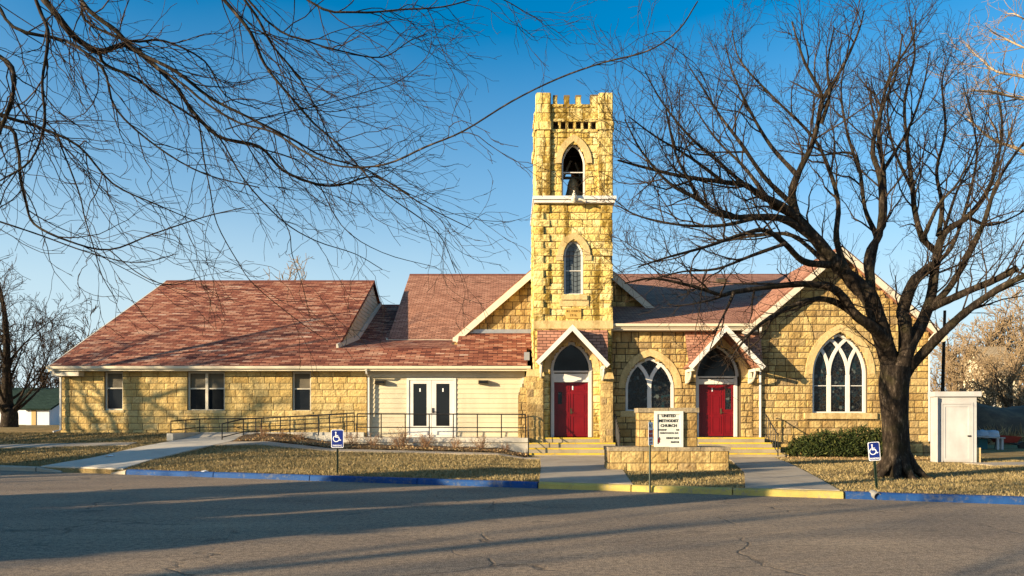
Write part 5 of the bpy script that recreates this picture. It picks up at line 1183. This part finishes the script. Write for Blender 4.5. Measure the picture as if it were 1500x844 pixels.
HG([(-460, 60), (-150, 200), (0, 184), (25, 214), (30, 259), (38, 296), (50, 328), (100, 353), (160, 366), (224, 343), (299, 318), (358, 304)], 6.6, 6.6, 0.0325, .006, .45)
HG([(160, 366), (199, 398), (234, 415), (262, 416), (286, 408)], 6.6, 6.4, 0.0078, .005, .45)
HG([(288, 170), (293, 189), (299, 234), (308, 279), (318, 328), (348, 383), (373, 418), (430, 465), (480, 500)], 7.3, 7.6, 0.0130, .005, .45)
HG([(80, 190), (115, 280), (124, 318), (139, 368), (150, 405), (172, 442)], 6.8, 6.6, 0.0117, .005, .45)
HG([(400, 300), (423, 338), (428, 373), (443, 418), (455, 470)], 7.9, 7.8, 0.0091, .005, .45)
HG([(-100, -250), (200, -140), (328, 0), (368, 50), (388, 95), (423, 139), (463, 184), (498, 214), (560, 280), (640, 340), (668, 400)], 7.2, 8.0, 0.0390, .006)
HG([(-100, -260), (220, -150), (358, 0), (398, 65), (438, 114), (468, 169), (500, 230), (560, 262)], 7.4, 8.8, 0.0325, .006)
HG([(-60, -280), (250, -120), (390, 30), (450, 60), (500, 75), (560, 84), (600, 60), (625, 50)], 7.6, 8.6, 0.0260, .006)
HG([(-60, -300), (300, -140), (450, 0), (520, 18), (590, 14), (650, 10), (720, -5), (770, 18), (795, 32)], 7.6, 8.4, 0.0260, .005)
HG([(330, 190), (400, 169), (470, 154), (539, 134), (584, 119), (624, 85), (632, 60)], 7.6, 8.0, 0.0104, .005)
HG([(400, 229), (430, 259), (465, 269), (539, 271), (599, 284), (649, 308), (700, 322), (745, 325)], 8.2, 8.8, 0.0091, .005, .45)
HG([(370, 214), (450, 245), (500, 330), (560, 370), (640, 392)], 8.0, 8.6, 0.0130, .005, .45)
HG([(-470, 0), (-200, 20), (-60, 60), (10, 90), (20, 130), (5, 180), (-20, 230)], 6.6, 6.2, 0.0455, .02)
HG([(-300, -200), (0, -60), (60, 20), (70, 60), (62, 120), (65, 180), (45, 235), (0, 265)], 6.8, 6.5, 0.0325, .01)
HG([(-300, -200), (-40, -30), (20, 40), (95, 60), (150, 100), (170, 160), (230, 215), (300, 255), (380, 275)], 7.0, 7.4, 0.0325, .008)
HG([(-300, -220), (0, -100), (110, -20), (125, 30), (190, 60), (240, 60), (300, 90), (330, 140), (380, 160)], 7.0, 7.6, 0.0325, .008)
HG([(-200, 260), (0, 325), (60, 345), (130, 370), (200, 385), (260, 372)], 6.2, 6.4, 0.0130, .005, .45)
prm = dict(n=[6, 9, 6, 4], trop=[(0, 0, 0), (.05, .0, -.035), (.04, 0, -.02), (.02, 0, 0)], wob=[.1, .19, .2, .2], dens=[0, 2.0, 3.0, 2.6], len=[0, 1.4, .62, .24], rad=[0, .0075, .0045, .0032], ang=(18, 60), rmin=.0024, bias=(.12, 0, -.12))
for (p, r), dn in tw2: children(T, tw_, p, r, plen(p), 1, prm, t0=.15, dens=3.6 * dn)
# crown above the frame on the same trunk
prm2 = dict(n=[6, 6, 5, 4], trop=[(0, 0, .03)] * 4, wob=[.12] * 4, dens=[0, 1.2, 1.2, 1.], len=[0, 3.2, 1.6, .8], rad=[0, .06, .02, .008], ang=(30, 70), rmin=.004)
children(T, tw_, tp, np.linspace(.34, .14, len(tp)), plen(tp), 1, prm2, t0=.55, dens=1.6)
limb_mesh("trunk", tr, M['bark_dark'], hang, 5); limb_mesh("crown", tw_, M['twig_brown'], hang)

# --- generic bare trees, each kind built once and copied
def bare_tree(label, loc, H, r, seed, mat_t, mat_c, spread=.6, lv=None, group=None, fork=.28, nl=9, upr=.08, rmin=.012, lc=.5):
    T = Limbs(seed); rn = T.rn; t = thing("bare_tree", label, "tree", loc, group); tr, tw = [], []; L = np.array(loc, float)
    tp = smooth_path([L + (0, 0, -.3), L + (rn.normal(0, .05), rn.normal(0, .05), H * fork * .5), L + (rn.normal(0, .15), rn.normal(0, .1), H * fork), L + (rn.normal(0, .4), rn.normal(0, .3), H * .6), L + (rn.normal(0, .6), rn.normal(0, .5), H * .93)], 4)
    rad = np.interp(np.linspace(0, 1, len(tp)), [0, .08, .45, .6, 1], [r * 1.5, r * 1.05, r * .88, r * .5, r * .05]); tr.append((tp, rad))
    for i in range(nl):
        f = fork + (.75 - fork) * (i + rn.random()) / nl; k = int(f * (len(tp) - 1)); w = 2.4 * i + rn.uniform(-.4, .4); an = R(rn.uniform(30, 62)) * (1.15 - .5 * f)
        d = np.array([math.cos(w) * math.sin(an), math.sin(w) * math.sin(an), math.cos(an)]); Lb = H * spread * (1 - .55 * f) * rn.uniform(.8, 1.15)
        p = tp[k]; pts = [p]
        for q in range(7): d = unit(d + rn.normal(0, .1, 3) + (0, 0, upr)); p = p + d * Lb / 7; pts.append(p)
        rr = np.geomspace(r * lc * (1 - .56 * f), rmin, 8); tr.append((np.array(pts), rr))
    s = H / 12; prm = dict(n=[5, 5, 4, 3], trop=[(0, 0, .06)] * 4, wob=[.13, .15, .17, .18], dens=[0, 2.0 / s, 2.4 / s, 3.0 / s], len=[0, 2.3 * s, 1.25 * s, .6 * s], rad=[0, .03 * s, .016 * s, .012 * s], ang=(25, 58), rmin=rmin, bias=(0, 0, .15))
    if lv: prm = {k: (v[:lv] if isinstance(v, list) else v) for k, v in prm.items()}
    for p, rd in tr: children(T, tw, p, rd, plen(p), 1, prm, t0=.3)
    limb_mesh("trunk", tr, mat_t, t, 4); limb_mesh("crown", tw, mat_c, t); return t
def copy_tree(src, loc, label, group=None, s=1., rz=0.):
    c = src.copy(); COL.objects.link(c); c.location = loc; c.rotation_euler = (0, 0, rz); c.scale = (s, s, s); c['label'] = label
    if group: c['group'] = group
    elif 'group' in c: del c['group']
    for ch in src.children: q = ch.copy(); COL.objects.link(q); q.parent = c; q.matrix_parent_inverse = ch.matrix_parent_inverse.copy()
    return c
def gl(px, d): return (PX(px, d), d, zg(PX(px, d), d))
lt = bare_tree("dark bare tree with short trunk at the far left before the white cottage", gl(13, 46), PZ(376, 46) - zg(PX(13, 46), 46), .5, 21, M['bark_dark'], M['twig_brown'], spread=.72, fork=.15, nl=19, upr=.13, rmin=.012, lc=.32)
sm = bare_tree("small bare tree just left of the wing roof's edge", gl(120, 70), 11.5, .25, 22, M['bark_brown'], M['twig_brown'], spread=.5, fork=.25, nl=9, rmin=.025)
tan = bare_tree("pale bare treetop showing over the ridge of the long wing", gl(436, 85), PZ(383, 85) - zg(0, 85), .4, 23, M['bark_pale'], M['twig_tan'], spread=.5, fork=.35, nl=10, rmin=.03)
slim = bare_tree("slim pale bare tree standing alone behind the white shed", gl(1412, 60), PZ(468, 60) - .1, .22, 24, M['bark_brown'], M['twig_tan'], spread=.45, fork=.3, nl=9, rmin=.022)
bush = bare_tree("bushy tan tree lit by the sun at the right edge behind the dark bank", gl(1483, 52), PZ(500, 52) - .1, .35, 25, M['bark_brown'], M['twig_tan'], spread=.85, fork=.12, nl=18, upr=.02, rmin=.02)
copy_tree(bush, gl(1535, 58), "bushy tan tree cut by the right edge of the picture", s=1.2, rz=1.1)
copy_tree(sm, gl(-40, 66), "small bare tree at the far left beyond the white cottage", s=1.15, rz=2.)
copy_tree(slim, gl(1388, 88), "pale bare tree far behind the dark utility pole", s=1.4, rz=2.2)
copy_tree(tan, gl(1490, 105), "tall pale bare tree far behind at the right edge", s=1.05, rz=.4)
copy_tree(slim, gl(1462, 95), "thin bare tree behind the tan roofed house", s=1.9, rz=.7)
cast = bare_tree("bare tree standing outside the picture to the left", (-44, 11, 0), 15, .34, 27, M['bark_brown'], M['twig_brown'], spread=.6, fork=.2, nl=14, lv=2, group="bare trees outside the picture to the left", rmin=.012)
# trees outside the frame to the left, whose shadows fall on the wing, the lawn and the road
for i, (x, y, s, rz) in enumerate([(-29, 20.6, .95, .5), (-34, 15.5, 1.05, 3.3), (-39, 4.5, .9, 2.1), (-27, -2.5, .6, 1.), (-32, -9, .9, 3.), (-22, -8.5, .62, 5.), (-14, -4.6, .6, 2.6)]):
    copy_tree(cast, (x, y, 0), "bare tree standing outside the picture to the left", "bare trees outside the picture to the left", s, rz)
# pale sycamore reaching in from the right
T = Limbs(31); syc = thing("bare_tree", "tall pale barked tree reaching in from the top right corner", "tree", (29, 30, .1)); tr, tw_ = [], []
tp = smooth_path([(29, 30, -.2), (29, 30, 4), (28.6, 30, 9), (28.8, 30, 14), (29, 30, 19)], 4); tr.append((tp, np.linspace(.5, .12, len(tp)))); ss = []
for pix, d1, r0 in (([(1700, 330), (1580, 275), (1500, 223), (1455, 205), (1425, 180), (1412, 172)], 29, .14), ([(1700, 250), (1570, 165), (1500, 146), (1465, 138), (1430, 133), (1405, 140)], 28, .11), ([(1700, 160), (1560, 130), (1495, 112), (1460, 105), (1435, 85), (1415, 65)], 31, .09), ([(1690, 90), (1560, 90), (1500, 70), (1470, 55), (1455, 48)], 30, .08), ([(1690, 30), (1580, 50), (1520, 40), (1490, 22), (1475, 20)], 32, .08)):
    g = guide(T, pix, 30, d1, r0, .015, .2); tr.append(g); ss.append(g)
prm = dict(n=[5, 5, 4, 4], trop=[(0, 0, .05)] * 4, wob=[.15] * 4, dens=[0, 1.3, 1.8, 2.2], len=[0, 2.2, 1.1, .6], rad=[0, .035, .016, .01], ang=(25, 60), rmin=.009, bias=(0, 0, .2))
for p, r in ss: children(T, tw_, p, r, plen(p), 1, prm, t0=.3)
limb_mesh("trunk", tr, M['bark_pale'], syc, 5); limb_mesh("crown", tw_, M['twig_tan'], syc)
# dense evergreens outside the frame: they throw the broad dark shade over the left of the road
def leaf_cloud(rn, cen, rad, n, size, shell=.35):
    d = rn.normal(0, 1, (n, 3)); d /= np.linalg.norm(d, axis=1, keepdims=True); q = (shell + (1 - shell) * rn.random(n) ** .6)[:, None]; c = np.array(cen) + d * q * np.array(rad)
    return c
def leaf_mesh(name, C, size, rn, mat, parent, elong=2.0, up=0.3, flatten=1.):
    n = len(C); a = rn.normal(0, 1, (n, 3)); a[:, 2] = a[:, 2] * flatten + up; a /= np.linalg.norm(a, axis=1, keepdims=True); b = np.cross(a, rn.normal(0, flatten, (n, 3)) + (0, 0, 1 - flatten)); b /= np.linalg.norm(b, axis=1, keepdims=True) + 1e-9
    s = (size * rn.uniform(.6, 1.4, n))[:, None]; V = np.stack([C - b * s * .5, C + a * s * elong * .5 - b * s * .2, C + a * s * elong, C + a * s * elong * .4 + b * s * .6], 1).reshape(-1, 3)
    return mesh_np(name, V, np.arange(4 * n).reshape(-1, 4), mat, parent)
def cedar(loc, H, Rr, seed):
    rn = np.random.default_rng(seed); t = thing("cedar_tree", "dense cedar standing outside the picture to the left", "tree", loc, "cedars outside the picture to the left")
    m = MB(); m.tube([(loc[0], loc[1], -.2), (loc[0], loc[1], H * .9)], [.2, .04], 8); m.build("trunk", M['bark_brown'], t)
    z = rn.random(5000) ** .8; ang = rn.random(5000) * 2 * np.pi; rr = Rr * (1.02 - z) ** .7 * rn.uniform(.3, 1, 5000) ** .5 * (1 + .2 * np.sin(ang * 3 + z * 14))
    C = np.stack([loc[0] + rr * np.cos(ang), loc[1] + rr * np.sin(ang), loc[2] + .3 + z * H], 1); leaf_mesh("crown", C, .22, rn, M['cedar'], t)
CEDARS = [(-19.5, 1.6, 5.6, 1.9), (-20, 4.3, 6.2, 2.0), (-21, 7.3, 6.4, 1.9), (-27, 14.2, 5.2, 2.2)]
for i, (x, y, h, rr) in enumerate(CEDARS): cedar((x, y, 0), h, rr, 50 + i)
# juniper by the right gable
rn = np.random.default_rng(8); jd = 26.2
ju = thing("juniper_bush", "low spreading dark green juniper under the three light window", "bush", (PX(1232, jd), jd, .1))
C = []
for cx, rx, h in ((1180, .75, .8), (1205, .8, 1.0), (1235, .9, 1.02), (1262, .8, 1.18), (1286, .75, 1.05), (1302, .5, .8)):
    n = 2600; u = rn.random(n); a = rn.random(n) * 2 * np.pi; r_ = rx * np.sqrt(rn.random(n)); z = h * (1 - (r_ / rx) ** 2 * .75) * (1 - .75 * rn.random(n) ** 2.2) + .06 * np.sin(a * 5)
    C.append(np.stack([PX(cx, jd) + r_ * np.cos(a), jd + .75 * r_ * np.sin(a), .1 + z], 1))
leaf_mesh("foliage", np.concatenate(C), .045, rn, M['juniper'], ju, 3.2, .55)
# dead shrubs in the bed
def shrub(px, h, w, seed, label):
    T = Limbs(seed); d = 26.0; x = PX(px, d); z = zg(x, d) + .0; t = thing("dead_shrub", label, "shrub", (x, d, z), "bare shrubs in the bed below the landing"); o = []
    prm = dict(n=[4, 4, 3], trop=[(0, 0, .04)] * 3, wob=[.16] * 3, dens=[0, 9, 9], len=[0, .22 * h / .5, .12], rad=[0, .006, .004], ang=(20, 55), rmin=.0032)
    for i in range(int(26 * w)):
        a = T.rn.random() * 6.283; e = T.rn.uniform(.1, .85) * w; dd = unit(np.array([math.cos(a) * e, math.sin(a) * e * .7, .8])); grow(T, o, np.array([x + .1 * math.cos(a) * T.rn.random(), d + .1 * math.sin(a), z]), dd, h * T.rn.uniform(.7, 1.2), .008, 0, prm)
    limb_mesh("twigs", o, M['deadtwig'], t); return t
for i, (px, h, w, lb) in enumerate([(386, .42, .8, "low bare shrub nearest the ramp foot"), (412, .36, .9, "bare reddish shrub below the ramp's front rail"), (442, .40, 1.0, "bushy reddish bare shrub left of the left parking sign"), (518, .55, .8, "pale thin shrub just right of the left parking sign"), (545, .50, .8, "bare shrub below the left wall light"), (588, .68, 1.25, "largest and densest reddish shrub below the glazed doors"), (622, .55, .9, "dark bare shrub below the right glazed door"), (667, .45, .7, "sparse low shrub right of the glazed doors"), (704, .50, .9, "pale spreading bare shrub below the right wall light"), (740, .35, .7, "lowest shrub beside the broad steps")]): shrub(px, h, w, 70 + i, lb)

# bed of leaves below the landing, litter round the juniper
rn = np.random.default_rng(9)
mb = MB(); n = 40
for i in range(n + 1):
    x = -10.3 + i * (10.9 / n)
    for y, dz in ((25.15, .045), (25.7, .10), (26.3, .12), (26.6, .10)): mb.v.append((x, y, zg(x, y) + dz + .02 * math.sin(x * 5 + y * 3)))
for i in range(n):
    for j in range(3): a = i * 4 + j; mb.f.append((a, a + 4, a + 5, a + 1))
struct(mb.build("planting_bed", M['soil'], smooth=True))
def litter(name, n, xr, yr, lift, size, mat=None):
    x = rn.uniform(*xr, n); y = rn.uniform(*yr, n); z = np.array([zg(a, b) for a, b in zip(x, y)]) + lift + rn.random(n) * .03
    o = leaf_mesh(name, np.stack([x, y, z], 1), size, rn, mat or M['litter'], None, 1.6, .0, .3); o['kind'] = 'stuff'; return o
litter("leaf_litter", 8000, (-10.3, .55), (25.1, 26.38), .07, .045); litter("leaf_litter_juniper", 3500, (10.2, 15.5), (24.6, 26.8), .01, .045)
# dry grass
def grass():
    rn = np.random.default_rng(12); N = 150000
    x = rn.uniform(-24, 18, N); f = rn.random(N) ** 1.15; y0 = 16.2 - .33 * x; y = y0 + .13 + f * (28.2 - y0)
    keep = np.ones(N, bool)
    for pl in WALKS:
        xs_ = [p[0] for p in pl]; ys_ = [p[1] for p in pl]; c = np.nonzero((x > min(xs_)) & (x < max(xs_)) & (y > min(ys_)) & (y < max(ys_)))[0]
        for i in c:
            if inpoly(x[i], y[i], pl): keep[i] = False
    bx = [(-18.5, -5, 27.9, 40), (-10.4, .7, 25.1, 29), (-12.9, -10.2, 25.6, 29), (.5, 4.1, 25.7, 30), (4, 17, 27.3, 40), (7.2, 10.2, 25.4, 29), (2.75, 6.3, 19.4, 20.45), (14.3, 16.2, 22.8, 24.6)]
    for a, b, c, d in bx: keep &= ~((x > a) & (x < b) & (y > c) & (y < d))
    pat = np.sin(x * 1.7 + y * .6) * np.sin(y * 2.1 - x * .4) + rn.normal(0, .8, N); keep &= pat + .55 * np.sin(x * .9 + 2) * np.sin(y * 1.3 + x * .3) > -.75
    x, y = x[keep], y[keep]; n = len(x); z = np.array([zg(a, b) for a, b in zip(x, y)])
    V, Fc = [], []
    for k in range(2):
        a = rn.random(n) * 6.283; h = rn.uniform(.025, .075, n) * (1 - .3 * k); w = rn.uniform(.008, .016, n); ox = rn.normal(0, .02, n); oy = rn.normal(0, .02, n); lx = rn.normal(0, .04, n); ly = rn.normal(0, .04, n)
        b0 = np.stack([x + ox - w * np.cos(a), y + oy - w * np.sin(a), z - .01], 1); b1 = np.stack([x + ox + w * np.cos(a), y + oy + w * np.sin(a), z - .01], 1); tp = np.stack([x + ox + lx, y + oy + ly, z + h], 1)
        V.append(np.stack([b0, b1, tp], 1).reshape(-1, 3))
    V = np.concatenate(V); o = mesh_np("dry_grass", V, np.arange(len(V)).reshape(-1, 3), M['blades']); o['kind'] = 'stuff'
grass()
# weeds on the bank, far tree lines
rn = np.random.default_rng(14); n = 2500; x = rn.uniform(PX(1425, 40), PX(1425, 40) + 16, n); C = np.stack([x, rn.uniform(38.6, 39.6, n), rn.uniform(.0, .6, n)], 1)
o = leaf_mesh("bank_weeds", C, .05, rn, M['litter'], None, 14, 1.6); o['kind'] = 'stuff'
def tree_line(name, x0, x1, y, h, n, seed, mat):
    T = Limbs(seed); o = []
    prm = dict(n=[5, 4, 4], trop=[(0, 0, .08)] * 3, wob=[.12] * 3, dens=[0, 1.1, 1.2], len=[0, h * .35, h * .18], rad=[0, .08, .05], ang=(20, 50), rmin=.04)
    for i in range(n):
        x = x0 + (x1 - x0) * T.rn.random(); yy = y + T.rn.uniform(-8, 8); grow(T, o, np.array([x, yy, zg(x, yy) - .3]), np.array([0, 0, 1.]), h * T.rn.uniform(.6, 1.1), .16, 0, prm)
    ob = limb_mesh(name, o, mat, None); ob['kind'] = 'stuff'
tree_line("far_tree_line", -150, -55, 120, 9, 220, 3, M['twig_brown']); tree_line("far_tree_line_right", 55, 150, 115, 8.5, 240, 4, M['twig_tan'])
